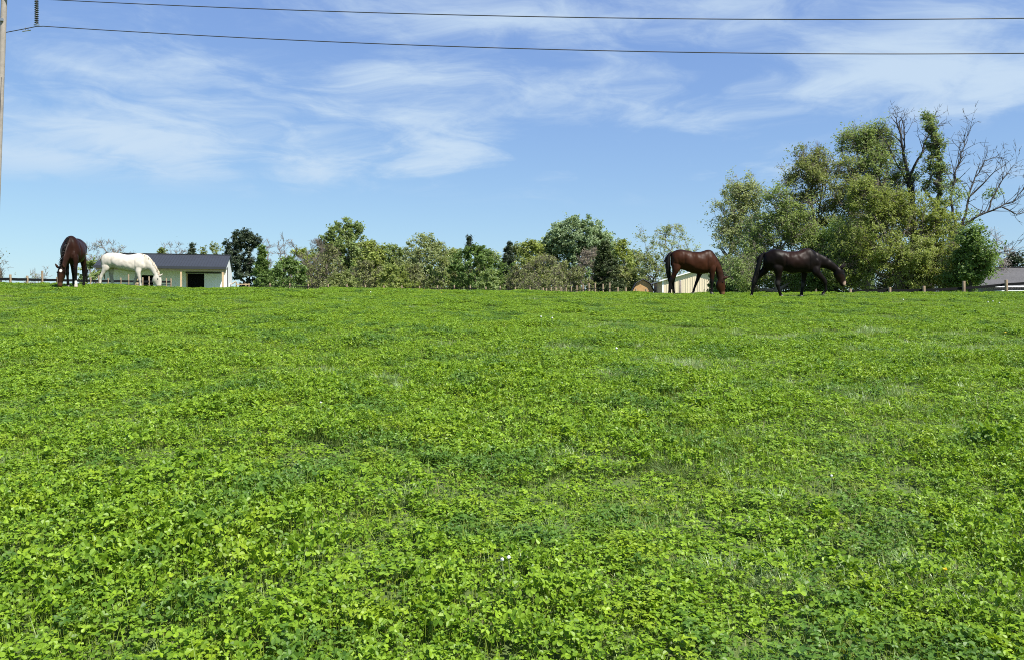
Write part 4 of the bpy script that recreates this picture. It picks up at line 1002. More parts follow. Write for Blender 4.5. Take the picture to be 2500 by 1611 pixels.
# ------------------------------------------------------------------ power line
def power_line():
    d0 = 50.0
    top = at(10, 2, d0); low = at(-12, 600, d0); dirn = (top - low).normalized()
    zb = gz(low.x, d0); base = low - dirn * ((low.z - zb) / dirn.z)
    root = thing('utility_pole', 'tall weathered wooden utility pole with hanging insulator string', 'utility pole', base)
    H = 26.0
    def on(z): return dirn * (z / dirn.z)
    m = MB(); n = 14; m.tube([on(H * i / n) for i in range(n + 1)], [.20 - .045 * i / n for i in range(n + 1)], 14); m.build('shaft', M['pole'], root, True)
    ins = at(95, 65, d0); arm_z = at(95, -8, d0).z - zb
    ax = ins.x - base.x
    m = MB(); pz = on(arm_z + .16)
    m.box(((pz.x + ax) / 2 + .1, pz.y - .25, arm_z + .16), (ax - pz.x + 1.4, .14, .2)); m.build('crossarm', M['pole'], root)
    top2 = at(95, -1000, d0)
    sprof = []
    m = MB(); L = arm_z - (ins.z - zb); k = 13
    # suspension insulator: a string of bell-shaped discs on a rod
    st = MB(); st.tube([(ax, -.25, arm_z + .06), (ax, -.25, ins.z - zb - .02)], .022, 6); s = st.build('insulator_string', M['steel'], root)
    for i in range(k):
        z = ins.z - zb + .10 + (L - .16) * i / k; m = MB()
        m.tube([(ax, -.25, z), (ax, -.25, z + .02), (ax, -.25, z + .055), (ax, -.25, z + .075), (ax, -.25, z + .11)], [.105, .125, .115, .05, .042], 10); m.build('disc', M['insul'], s, True)
    m = MB(); m.box((ax, -.25, ins.z - zb + .0), (.34, .07, .06)); m.build('clamp', M['steel'], root)
    m = MB(); pz = on(at(5, 52, d0).z - zb); m.box((pz.x - .05, pz.y - .22, pz.z), (.34, .12, .16)); m.build('bracket', M['steel'], root)
    ws = on(at(2, 130, d0).z - zb)
    m = MB(); m.tube([on(zz_) + Vector((.12, -.17, 0)) for zz_ in (5, 9, 13.6)], .012, 5); m.build('ground_wire', M['wire'], root)
    # conductors: they hang in a sagging curve and come nearer towards the right
    def dep(px):          # the line runs straight in plan from (left, 50 m) towards (right, 37 m)
        x1, y1 = (95 - 1250) / F * 50, 49.75; x2, y2 = (2500 - 1250) / F * 38, 38.0
        k = (y2 - y1) / (x2 - x1); u = (px - 1250) / F
        return (y1 - k * x1) / (1 - k * u)
    for nm, lab, f in (('power_line', 'lower black power line clipped to the insulator string', lambda px: 65 + .0651 * (px - 105) - 1.567e-5 * (px - 105) ** 2),
                       ('power_line', 'upper black power line crossing the sky', lambda px: .05096 * (px - 120) - 1.338e-5 * (px - 120) ** 2)):
        pts = []
        st = 105 if 'lower' in lab else 60
        for px in list(np.linspace(st, 2500, 60)) + list(np.linspace(2540, 3300, 16)):
            pts.append(at(px, f(px), dep(px)))
        if 'lower' in lab:
            pts = [at(px, py, 50 - .25 + (95 - px) * .004) for px, py in ((-260, 128), (-160, 111), (-60, 93.5), (15, 80), (60, 71.5), (88, 65.8))] + pts
        else:
            pts = [at(px, f(px) + (60 - px) * -.02, dep(60)) for px in (-200, -60)] + pts
        m = MB(); m.tube(pts, .026, 6); tag(m.build(nm, M['wire'], None, True), lab, 'wire')
    # vibration damper slung under the conductor
    a = at(56, 76, 49.9); b = at(74, 73.5, 49.9)
    t = thing('vibration_damper', 'small dumbbell damper slung under the wire next to the pole', 'damper', (a + b) / 2)
    c = (a + b) / 2; ra = MB(); ra.tube([Vector((-.26, 0, -.075)), Vector((.26, 0, .0))], .03, 6); ra.build('weight_bar', M['steel'], t)
    for x in (-.07, .09):
        m = MB(); m.tube([(x, 0, -.05), (x, 0, .18)], .02, 5); m.build('clamp', M['steel'], t)
power_line()

# ------------------------------------------------------------------ horses
def hair_mat(name, col):
    m, t, bs = mat(name)
    a = t.new('ShaderNodeAttribute'); a.attribute_name = 'v'
    t.link(t.mix(a.outputs['Fac'], (*col_mul(col, .6), 1), (*col_mul(col, 1.4), 1)), bs.inputs['Base Color']); bs.inputs['Roughness'].default_value = .6; bs.inputs['Specular IOR Level'].default_value = .15
    return m
def coat_mat(name, rough, spec=.5, stain=0.0):
    m, t, bs = mat(name)
    a = t.new('ShaderNodeAttribute'); a.attribute_name = 'Col'
    tc = t.new('ShaderNodeTexCoord'); nz = t.noise(tc.outputs['Object'], 5, 5, .6)
    k = t.ramp(nz, .2, .8, .82, 1.18, False); hs = t.new('ShaderNodeHueSaturation'); t.link(a.outputs['Color'], hs.inputs['Color']); t._set(hs.inputs['Value'], k)
    colr = hs.outputs[0]
    if stain: colr = t.mix(t.ramp(t.noise(tc.outputs['Object'], 3.1, 6, .68, .4), .50, .72, 0, stain), colr, (.24, .19, .13, 1))
    t.link(colr, bs.inputs['Base Color']); bs.inputs['Roughness'].default_value = rough; bs.inputs['Specular IOR Level'].default_value = spec
    mp = t.new('ShaderNodeMapping'); t.link(tc.outputs['Object'], mp.inputs[0]); mp.inputs['Scale'].default_value = (18, 18, 5)
    b = t.new('ShaderNodeBump'); b.inputs['Strength'].default_value = .16; b.inputs['Distance'].default_value = .012
    t.link(t.noise(mp.outputs[0], 1.0, 5, .7), b.inputs['Height']); t.link(b.outputs[0], bs.inputs['Normal'])
    return m
M['coat'] = coat_mat('glossy_coat', .42, .075); M['coat_white'] = coat_mat('pale_coat', .65, .2, .40)
M['hair_black'] = hair_mat('black_hair', (.007, .006, .006)); M['hair_cream'] = hair_mat('cream_hair', (.40, .34, .25))
M['hoof'] = plain('hoof', (.028, .024, .021), .5, .3, 20); M['hoof_pale'] = plain('pale_hoof', (.34, .29, .23), .55, .3, 20)
M['eye'] = plain('horse_eye', (.008, .006, .005), .08, .1, 5)

def ring(top, bot, hw, y=0.0, n=20, y2=None, egg=0.0):
    """ellipse section through two points of the outline; hw half width; egg > 0 widens it towards the bottom"""
    tx, tz = top; bx_, bz = bot; cx, cz = (tx + bx_) / 2, (tz + bz) / 2; ax_, az_ = (tx - bx_) / 2, (tz - bz) / 2
    out = []
    for k in range(n):
        a = 2 * math.pi * k / n; c, s = math.cos(a), math.sin(a)
        w = hw * (1 - egg * c)
        out.append((cx + ax_ * c, y + (0 if y2 is None else 0) + w * s, cz + az_ * c))
    return out

def smoothpairs(rows, m=4):
    """Catmull-Rom through section rows"""
    R = np.array(rows, float); n = len(R); out = []
    for i in range(n - 1):
        p0, p1, p2, p3 = R[max(i - 1, 0)], R[i], R[i + 1], R[min(i + 2, n - 1)]
        for j in range(m):
            t = j / m
            out.append(.5 * ((2 * p1) + (-p0 + p2) * t + (2 * p0 - 5 * p1 + 4 * p2 - p3) * t * t + (-p0 + 3 * p1 - 3 * p2 + p3) * t ** 3))
    out.append(R[-1]); return out

def horse(name, label, loc, yaw, sp):
    """sp: traced side outline in picture units (sc metres each), origin (ox, oy) at ground"""
    sc, ox, oy = sp['sc'], sp['ox'], sp['oy']
    X = lambda p: (p - ox) * sc; Z = lambda p: (oy - p) * sc
    bend = sp.get('bend', lambda i, x: 0.0)
    root = thing(name, label, 'horse', loc, yaw)
    mb = MB()
    def body_loft(rows, m=4, nose=False):
        rows = [(X(a), Z(b), X(c), Z(d), w, y, e) for a, b, c, d, w, y, e in rows]
        rr = smoothpairs(rows, m); rings = [ring((q[0], q[1]), (q[2], q[3]), max(q[4], .01), q[5], 44, egg=q[6]) for q in rr]
        mb.loft(rings); return rr
    tr = body_loft(sp['trunk']); nk = body_loft(sp['neck']); hd = body_loft(sp['head'])
    for leg in sp['legs']:
        R_ = [list(q) for q in leg['rows']]; R_[0][4] *= .45; R_[0][5] *= .70; R_[1][4] *= .85; R_[1][5] *= .90
        body_loft(R_, 4)
    for cx, cz, rx, rz_, yy, ry, tilt in sp.get('bulges', []):
        for s_ in ((-1, 1) if yy else (1,)):
            rings = []
            ct, st = math.cos(math.radians(tilt)), math.sin(math.radians(tilt))
            for i in range(1, 10):
                t = -1 + 2 * i / 10; q = math.sqrt(1 - t * t); r_ = []
                for k in range(16):
                    a = 2 * math.pi * k / 16; lx_, lz_ = rx * t, rz_ * q * math.cos(a)
                    r_.append((X(cx) + lx_ * ct - lz_ * st, s_ * yy + ry * q * math.sin(a), Z(cz) + lx_ * st + lz_ * ct))
                rings.append(r_)
            mb.loft(rings)
    me = bpy.data.meshes.new('tmp'); me.from_pydata(mb.V, [], mb.F)
    bm = bmesh.new(); bm.from_mesh(me); bmesh.ops.recalc_face_normals(bm, faces=bm.faces); bm.to_mesh(me); bm.free()
    tmp = bpy.data.objects.new('tmp', me); C.objects.link(tmp)
    rm = tmp.modifiers.new('r', 'REMESH'); rm.mode = 'VOXEL'; rm.voxel_size = .015; rm.use_smooth_shade = True
    smo = tmp.modifiers.new('s', 'SMOOTH'); smo.factor = .5; smo.iterations = 9
    dg = bpy.context.evaluated_depsgraph_get(); ev = tmp.evaluated_get(dg); me2 = bpy.data.meshes.new_from_object(ev)
    bpy.data.objects.remove(tmp); bpy.data.meshes.remove(me)
    n = len(me2.vertices); co = np.empty(n * 3, np.float32); me2.vertices.foreach_get('co', co); co = co.reshape(-1, 3).astype(float)
    # muscle relief: slow swells and hollows over trunk and limbs
    nr_ = np.empty(n * 3, np.float32); me2.vertices.foreach_get('normal', nr_); nr_ = nr_.reshape(-1, 3)
    sx_ = sp.get('seed', 5) * 3.1
    dsp = np.array([mnoise.noise(Vector((p[0] * 4.2 + sx_, p[1] * 3.0, p[2] * 3.2))) * .016 + mnoise.noise(Vector((p[0] * 9.5, p[1] * 7 + sx_, p[2] * 7.5))) * .0065 for p in co])
    amp = sstep(.25, .8, co[:, 2]) * .8 + .2
    # ribs and flank hollow, seam between shoulder and barrel, groove of the thigh
    for gx, gz_, rx_, rz2, dep in sp.get('hollows', []):
        dsp -= dep * np.exp(-((co[:, 0] - X(gx)) / rx_) ** 2 - ((co[:, 2] - Z(gz_)) / rz2) ** 2) / np.maximum(amp, .2)
    co = co + nr_ * (dsp * amp)[:, None]; me2.vertices.foreach_set('co', np.ascontiguousarray(co, np.float32).ravel()); me2.update()
    # pigment: body colour, dark points, white markings; plus painted shade low on the body
    col = np.tile(np.array(sp['body'] + (1,)), (n, 1)).astype(float)
    def near(p, rad, soft): 
        dd = np.linalg.norm(co - np.array(p), axis=1); return 1 - sstep(rad, rad + soft, dd)
    def paint(w, c): col[:, :3] = col[:, :3] * (1 - w[:, None]) + np.array(c)[None] * w[:, None]
    zr = co[:, 2]
    if 'belly' in sp: paint((1 - sstep(.70, 1.05, zr)) * .8, sp['belly'])  # shade of the underside, painted into the coat colour by height
    if 'topline' in sp:
        prof = np.array([[X(a), Z(b)] for a, b, *_ in sp['trunk'] + sp['neck']]); o_ = np.argsort(prof[:, 0])
        tz = np.interp(co[:, 0], prof[o_, 0], prof[o_, 1]); paint(sstep(.10, .0, tz - zr) * .0 + (1 - sstep(.02, .13, tz - zr)) * .75 * (zr > .9), sp['topline'])
    for leg in sp['legs']:
        P = np.array([[(X(a) + X(c)) / 2, y, (Z(b) + Z(d)) / 2] for a, b, c, d, w, y, e in leg['rows']])
        k0 = leg.get('dark', 3); w = np.zeros(n)
        for a, b in zip(P[k0:-1], P[k0 + 1:]):
            t = np.clip(((co - a) @ (b - a)) / max((b - a) @ (b - a), 1e-9), 0, 1); dd = np.linalg.norm(co - (a + t[:, None] * (b - a)), axis=1); w = np.maximum(w, 1 - sstep(.085, .16, dd))
        if 'points' in sp: paint(w, sp['points'])
        if leg.get('sock'): paint(near(P[-1] + np.array([0, 0, .05]), leg['sock'], .04), (.62, .58, .52))
    for px_, pz_, yy, rad, soft, c, w in sp.get('marks', []): paint(near((X(px_), yy, Z(pz_)), rad, soft) * w, c)
    ca = me2.attributes.new('Col', 'FLOAT_COLOR', 'POINT'); ca.data.foreach_set('color', np.ascontiguousarray(col, np.float32).ravel())
    me2.materials.clear(); me2.materials.append(sp['coat']); me2.name = 'body'
    link('body', me2, root)
    # hooves
    for leg in sp['legs']:
        a, b, c, d, w, y, e = leg['rows'][-1]; cx = (X(a) + X(c)) / 2; hx = abs(X(a) - X(c)) / 2; cz = (Z(b) + Z(d)) / 2
        tl = leg.get('hooftilt', 0.0); m = MB(); rings = []
        for zz_, k, fo in ((.075, .80, -.012), (.04, .98, .004), (.0, 1.14, .022), (-.018, 1.16, .026)):
            q = []
            for i in range(14):
                an = 2 * math.pi * i / 14; lx_ = fo + hx * k * math.cos(an); lz_ = zz_
                q.append((cx + lx_ * math.cos(tl) - lz_ * math.sin(tl), y + .052 * k * math.sin(an), cz + lx_ * math.sin(tl) + lz_ * math.cos(tl) - .01))
            rings.append(q)
        m.loft(rings); m.build('hoof', M['hoof_pale'] if leg.get('sock') or sp.get('palehoof') else M['hoof'], root, True)
    # ears and eyes
    for (bx_, bz, tx, tz, y) in sp['ears']:
        p0 = Vector((X(bx_), y, Z(bz))); p1 = Vector((X(tx), y * 1.25, Z(tz))); m = MB()
        m.tube([p0.lerp(p1, t) for t in (-.12, .15, .45, .75, 1.0)], [.030, .040, .036, .022, .004], 8)
        e = m.build('ear', sp['earmat'], root, True)
        if sp['earmat'] in (M['coat'], M['coat_white']):
            k = len(e.data.vertices); ca = e.data.attributes.new('Col', 'FLOAT_COLOR', 'POINT'); ca.data.foreach_set('color', np.tile(np.array(sp['earcol'] + (1,), np.float32), k))
    for (ex, ez, y) in sp['eyes']:
        m = MB(); q = []
        for i in range(1, 8):
            t = -1 + 2 * i / 8; r_ = .024 * math.sqrt(1 - t * t); q.append([(X(ex) + r_ * math.cos(2 * math.pi * k / 10), y + .018 * t, Z(ez) + r_ * math.sin(2 * math.pi * k / 10)) for k in range(10)])
        m.loft(q); m.build('eye', M['eye'], root, True)
    # mane: overlapping tapered locks rooted along the crest
    r = np.random.default_rng(sp.get('seed', 5))
    def locks(nm, roots, dirs, lens, wid, sag, spread):
        V = []; L = []; Zs = []; vv = []; seg = 5; off = 0
        for p, dv, ln in zip(roots, dirs, lens):
            p = np.array(p, float); dv = unit(np.array(dv) + r.normal(0, spread, 3)); side = unit(np.cross(dv, np.array([0, 1., 0]) + r.normal(0, .5, 3)))
            t_ = r.uniform(0, 1)
            for i in range(seg + 1):
                w = wid * (1 - .85 * (i / seg) ** 1.5); V += [p - side * w, p + side * w + np.cross(side, dv) * .004]; vv += [t_, t_]
                p = p + dv * ln / seg; dv = unit(dv + np.array([0, 0, -sag]))
            for i in range(seg): L += [off + 2 * i, off + 2 * i + 1, off + 2 * i + 3, off + 2 * i + 2]; Zs.append(4)
            off += 2 * (seg + 1)
        o = link(nm, set_mesh(nm, np.array(V), np.array(L), np.array(Zs), [sp['hair']], True, {'v': np.array(vv)}), root); return o
    ml = sp['mane']; cr = [(X(a), y, Z(b)) for a, b, y in ml['pts']]
    P = np.array(cr); seglen = np.r_[0, np.cumsum(np.linalg.norm(np.diff(P, axis=0), axis=1))]
    nl = ml.get('n', 150); u = r.uniform(0, seglen[-1], nl)
    roots = np.stack([np.interp(u, seglen, P[:, k]) for k in range(3)], -1) + r.normal(0, .008, (nl, 3)); roots[:, 2] -= .012
    sd_ = ml.get('side', -1)
    dirs = np.stack([np.full(nl, ml.get('fwd', .1)), sd_ * r.uniform(.3, .8, nl) + 0 * u, r.uniform(-.8, .05, nl)], -1)
    locks('mane', roots, dirs, r.uniform(.6, 1.0, nl) * ml.get('len', .17), .011, .35, .10)
    # tail: a core that narrows from the dock, wrapped in locks
    tl = [(X(a), y, Z(b), w) for a, b, y, w in sp['tail']]
    m = MB(); q = smoothpairs(tl, 3); m.tube([t_[:3] for t_ in q], [max(t_[3] * .85, .006) for t_ in q], 10); to = m.build('tail', sp['hair'], root, True)
    nl = 130; ui = r.uniform(0, len(q) * .62, nl); roots = []; dirs = []; lens = []
    for k in range(nl):
        i = int(ui[k]); i2 = min(i + 2, len(q) - 1); a = r.uniform(0, 6.28); w = q[i][3] * .55
        roots.append(np.array(q[i][:3]) + np.array([math.cos(a) * w, math.sin(a) * w, 0])); dirs.append(unit(np.array(q[i2][:3]) - np.array(q[i][:3]) + 1e-6) + np.array([math.cos(a) * .05, math.sin(a) * .05, 0])); lens.append(r.uniform(.25, .5) * sp.get('taillen', 1.0))
    lk = locks('tail_lock', roots, dirs, lens, .013, .10, .05); lk.parent = to
    return root

BAY = (.036, .0125, .0055); BLK = (.0065, .0055, .005)
def hind(near, y, rows, **k): return dict(rows=[(a, b, c, d, w, y if isinstance(y, float) else y, e) for a, b, c, d, w, e in rows], **k)

# -- bay horse grazing (traced: right of centre)
C_trunk = [  # top x,y   bottom x,y   half width, y, egg
 (918, 430, 925, 640, .07, 0, 0), (960, 375, 975, 735, .19, 0, -.05), (1060, 338, 1070, 760, .265, 0, -.05), (1160, 335, 1165, 752, .285, 0, 0), (1270, 350, 1275, 790, .30, 0, .08), (1380, 372, 1390, 828, .315, 0, .10),
 (1480, 378, 1490, 842, .315, 0, .10), (1570, 362, 1590, 842, .29, 0, .12), (1650, 336, 1680, 830, .25, 0, .15), (1720, 340, 1770, 805, .22, 0, .15), (1770, 372, 1830, 760, .17, 0, .1), (1800, 420, 1855, 700, .10, 0, 0)]
C_neck = [(1690, 345, 1720, 760, .14, 0, .25), (1760, 356, 1815, 745, .13, 0, .25), (1822, 425, 1850, 735, .115, 0, .2), (1885, 520, 1845, 775, .10, 0, .15), (1940, 620, 1852, 830, .090, 0, .1), (1978, 720, 1868, 890, .082, 0, .05), (2003, 820, 1880, 955, .080, 0, 0), (2020, 910, 1880, 1010, .078, 0, 0)]
C_head = [(2000, 860, 1900, 960, .07, 0, 0), (2022, 925, 1868, 1015, .098, 0, 0), (2038, 985, 1850, 1075, .108, 0, .05), (2044, 1050, 1855, 1130, .100, 0, 0), (2045, 1110, 1885, 1180, .080, 0, 0), (2043, 1170, 1915, 1220, .066, 0, 0), (2040, 1225, 1930, 1258, .066, 0, 0), (2030, 1262, 1945, 1280, .055, 0, 0), (2010, 1280, 1965, 1288, .02, 0, 0)]
def legrow(rows, y): return [(a, b, c, d, w, y, 0) for a, b, c, d, w in rows]
C_legs = [
 dict(rows=legrow([(1130, 520, 930, 560, .13), (1125, 660, 935, 660, .13), (1105, 750, 945, 755, .105), (1060, 830, 935, 850, .075), (1005, 910, 895, 930, .058), (975, 965, 880, 975, .056), (940, 1040, 866, 1035, .042), (928, 1120, 862, 1115, .038), (928, 1195, 858, 1195, .043), (925, 1235, 850, 1225, .042), (928, 1268, 845, 1262, .05)], -.16), dark=5),
 dict(rows=legrow([(1120, 560, 960, 580, .12), (1110, 680, 960, 680, .12), (1085, 770, 965, 780, .095), (1065, 850, 970, 870, .07), (1035, 930, 955, 950, .056), (1020, 985, 945, 990, .055), (1015, 1050, 948, 1055, .042), (1018, 1130, 957, 1130, .038), (1025, 1205, 962, 1205, .043), (1030, 1245, 965, 1240, .042), (1040, 1280, 968, 1276, .05)], .16), dark=5),
 dict(rows=legrow([(1830, 600, 1690, 560, .10), (1840, 700, 1690, 690, .10), (1832, 780, 1695, 790, .082), (1812, 870, 1706, 870, .064), (1798, 960, 1714, 960, .052), (1795, 1010, 1715, 1015, .052), (1782, 1070, 1722, 1070, .038), (1776, 1140, 1724, 1140, .035), (1780, 1200, 1720, 1200, .042), (1778, 1228, 1718, 1224, .040), (1785, 1255, 1716, 1252, .048)], -.145), dark=5),
 dict(rows=legrow([(1760, 640, 1600, 600, .09), (1700, 730, 1560, 720, .09), (1620, 800, 1490, 800, .08), (1560, 880, 1468, 880, .062), (1520, 970, 1448, 960, .052), (1500, 1025, 1432, 1015, .052), (1468, 1085, 1416, 1070, .038), (1444, 1150, 1396, 1135, .035), (1428, 1205, 1378, 1195, .042), (1420, 1235, 1368, 1222, .040), (1425, 1265, 1358, 1258, .048)], .145), dark=4)]
C_bulges = [(1785, 640, .12, .20, .115, .075, 12), (1050, 560, .18, .26, .15, .11, -8), (1060, 690, .12, .13, .16, .075, 0)]
C_hollows = [(1190, 560, .05, .22, .018), (1660, 600, .035, .25, .016), (1000, 640, .04, .16, .010), (1250, 690, .10, .06, .012), (1330, 420, .06, .08, .010), (1850, 600, .05, .08, .010)]
C_sp = dict(sc=.00179, ox=1400, oy=1285, trunk=C_trunk, neck=C_neck, head=C_head, legs=C_legs, bulges=C_bulges, hollows=C_hollows, body=BAY, points=BLK, topline=(.011, .0055, .0038),
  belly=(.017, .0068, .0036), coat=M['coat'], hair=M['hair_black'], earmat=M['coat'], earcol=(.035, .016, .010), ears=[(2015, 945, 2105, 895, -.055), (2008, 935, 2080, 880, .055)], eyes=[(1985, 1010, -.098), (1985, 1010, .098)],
  marks=[(2000, 1262, 0, .06, .09, (.20, .11, .055), .85), (1870, 900, 0, .16, .2, (.025, .012, .008), .7), (1960, 1120, -.08, .10, .12, (.060, .022, .010), .6)],
  mane=dict(pts=[(1740, 352, 0), (1822, 428, 0), (1885, 522, 0), (1940, 622, 0), (1978, 722, 0), (2003, 822, 0), (2022, 920, 0)], n=320, len=.19, side=1, fwd=-.1),
  tail=[(950, 395, 0, .045), (905, 425, 0, .065), (876, 480, 0, .085), (866, 580, 0, .105), (870, 700, 0, .11), (880, 820, .02, .10), (895, 930, .04, .085), (925, 1050, .06, .06), (960, 1160, .08, .03)], seed=5)
def place(px, d): x = (px - 1250) / F * d; return (x, d, gz(x, d) + .015)
def column(zoomx, x0, fac): return x0 + zoomx / fac
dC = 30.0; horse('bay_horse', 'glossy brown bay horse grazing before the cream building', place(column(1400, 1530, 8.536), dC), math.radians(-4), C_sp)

# -- black horse walking
D_trunk = [(520, 440, 520, 620, .07, 0, 0), (570, 375, 560, 715, .19, 0, 0), (680, 322, 680, 745, .265, 0, 0), (790, 312, 800, 735, .28, 0, 0), (900, 343, 900, 752, .285, 0, .05), (1010, 360, 1010, 782, .295, 0, .1),
 (1120, 362, 1120, 790, .295, 0, .1), (1220, 340, 1235, 786, .27, 0, .12), (1300, 308, 1340, 785, .24, 0, .15), (1390, 302, 1440, 775, .215, 0, .15), (1460, 335, 1520, 745, .175, 0, .1), (1510, 385, 1590, 690, .11, 0, 0)]
D_neck = [(1350, 303, 1430, 740, .14, 0, .2), (1430, 318, 1540, 720, .135, 0, .2), (1510, 364, 1610, 690, .12, 0, .2), (1600, 410, 1665, 690, .105, 0, .15), (1700, 462, 1735, 708, .095, 0, .1), (1800, 532, 1795, 735, .086, 0, .05), (1890, 612, 1835, 765, .082, 0, 0), (1960, 672, 1870, 800, .08, 0, 0)]
D_head = [(1920, 650, 1860, 780, .07, 0, 0), (1990, 685, 1850, 800, .098, 0, 0), (2045, 730, 1858, 850, .108, 0, .05), (2066, 790, 1890, 900, .10, 0, 0), (2076, 850, 1925, 950, .080, 0, 0), (2083, 910, 1958, 990, .066, 0, 0), (2088, 965, 1985, 1025, .066, 0, 0), (2084, 1010, 2002, 1045, .055, 0, 0), (2060, 1042, 2020, 1052, .02, 0, 0)]
D_legs = [
 dict(rows=legrow([(880, 520, 600, 520, .13), (885, 640, 640, 640, .13), (870, 720, 690, 740, .105), (850, 800, 725, 820, .075), (838, 880, 728, 900, .06), (828, 950, 718, 960, .057), (812, 1010, 722, 1010, .044), (818, 1080, 752, 1085, .039), (838, 1150, 775, 1155, .043), (855, 1195, 790, 1200, .042), (882, 1245, 800, 1245, .05)], -.16), dark=6),
 dict(rows=legrow([(760, 520, 540, 560, .12), (720, 660, 510, 660, .12), (640, 750, 470, 720, .09), (560, 820, 405, 790, .07), (480, 880, 345, 860, .056), (440, 930, 325, 920, .056), (400, 1000, 318, 985, .042), (378, 1080, 308, 1070, .038), (358, 1150, 298, 1140, .043), (342, 1190, 288, 1180, .040), (330, 1240, 272, 1232, .048)], .16), dark=6, hooftilt=-.35),
 dict(rows=legrow([(1600, 560, 1420, 620, .10), (1590, 680, 1420, 740, .10), (1590, 755, 1440, 815, .082), (1640, 840, 1520, 880, .064), (1690, 920, 1600, 940, .053), (1705, 975, 1625, 990, .053), (1702, 1030, 1642, 1030, .038), (1706, 1080, 1654, 1085, .035), (1712, 1125, 1652, 1150, .043), (1675, 1172, 1640, 1135, .040), (1630, 1215, 1595, 1165, .046)], -.145), dark=6, hooftilt=-1.15),
 dict(rows=legrow([(1440, 600, 1280, 600, .09), (1420, 700, 1270, 700, .09), (1385, 790, 1262, 790, .08), (1368, 870, 1262, 870, .062), (1352, 940, 1262, 940, .052), (1345, 990, 1258, 990, .052), (1325, 1045, 1258, 1045, .038), (1312, 1110, 1252, 1110, .035), (1304, 1175, 1240, 1175, .042), (1300, 1210, 1232, 1205, .040), (1308, 1245, 1228, 1242, .048)], .145), dark=6)]
D_sp = dict(sc=.001727, ox=1100, oy=1255, trunk=D_trunk, neck=D_neck, head=D_head, legs=D_legs,
  bulges=[(1515, 600, .12, .20, .115, .075, 12), (720, 540, .19, .25, .15, .11, 10), (800, 640, .13, .12, .16, .075, -30)], hollows=[(905, 560, .05, .22, .020), (1370, 600, .035, .25, .016), (620, 620, .05, .16, .012), (960, 700, .10, .06, .012), (980, 430, .06, .09, .012), (1620, 560, .05, .10, .010)], body=(.0052, .0033, .0025), points=(.0038, .0032, .0029),
  coat=M['coat'], hair=M['hair_black'], earmat=M['coat'], earcol=(.014, .010, .009), ears=[(2000, 700, 2085, 600, -.05), (1985, 690, 2062, 590, .05)], eyes=[(2010, 800, -.095), (2010, 800, .095)],
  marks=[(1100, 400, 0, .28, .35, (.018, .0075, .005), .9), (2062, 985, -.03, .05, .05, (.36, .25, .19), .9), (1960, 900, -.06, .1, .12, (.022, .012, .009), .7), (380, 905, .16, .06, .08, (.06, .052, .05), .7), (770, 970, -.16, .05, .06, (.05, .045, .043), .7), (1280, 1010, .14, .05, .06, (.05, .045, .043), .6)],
  mane=dict(pts=[(1440, 318, 0), (1510, 366, 0), (1600, 412, 0), (1700, 464, 0), (1800, 534, 0), (1890, 614, 0), (1985, 685, 0)], n=300, len=.16, side=1, fwd=-.05),
  tail=[(560, 385, 0, .045), (505, 420, .02, .06), (466, 500, .03, .09), (440, 600, .04, .10), (415, 700, .05, .10), (385, 800, .06, .085), (356, 890, .06, .06), (335, 970, .06, .03), (330, 1030, .06, .012)], seed=6)
dD = 27.0; cD = column(1100, 1800, 7.967); horse('black_horse', 'dark brown-black horse walking with one foreleg lifted before the trees', place(cD, dD), math.radians(-4), D_sp)

# -- white horse grazing
B_trunk = [(1434, 490, 1440, 570, .09, 0, 0), (1450, 455, 1452, 640, .19, 0, 0), (1500, 432, 1505, 655, .265, 0, 0), (1560, 425, 1562, 645, .29, 0, 0), (1625, 428, 1628, 650, .30, 0, .06), (1690, 440, 1695, 668, .315, 0, .1),
 (1750, 450, 1755, 680, .315, 0, .1), (1810, 452, 1818, 688, .30, 0, .1), (1870, 442, 1880, 692, .265, 0, .12), (1920, 432, 1935, 690, .24, 0, .15), (1970, 440, 1990, 676, .20, 0, .12), (2000, 465, 2025, 645, .12, 0, 0)]
B_neck = [(1935, 434, 1960, 670, .145, 0, .2), (1985, 441, 2010, 666, .135, 0, .2), (2035, 462, 2040, 662, .12, 0, .15), (2080, 500, 2065, 668, .105, 0, .1), (2120, 550, 2090, 690, .095, 0, .05), (2155, 605, 2112, 715, .088, 0, 0), (2185, 665, 2125, 738, .084, 0, 0), (2205, 715, 2130, 765, .08, 0, 0)]
B_head = [(2185, 680, 2140, 745, .07, 0, 0), (2208, 722, 2118, 765, .10, 0, 0), (2222, 752, 2106, 792, .11, 0, .05), (2228, 785, 2106, 822, .102, 0, 0), (2230, 815, 2125, 845, .082, 0, 0), (2229, 845, 2150, 865, .068, 0, 0), (2226, 872, 2165, 888, .066, 0, 0), (2220, 893, 2175, 900, .05, 0, 0), (2208, 905, 2188, 907, .02, 0, 0)]
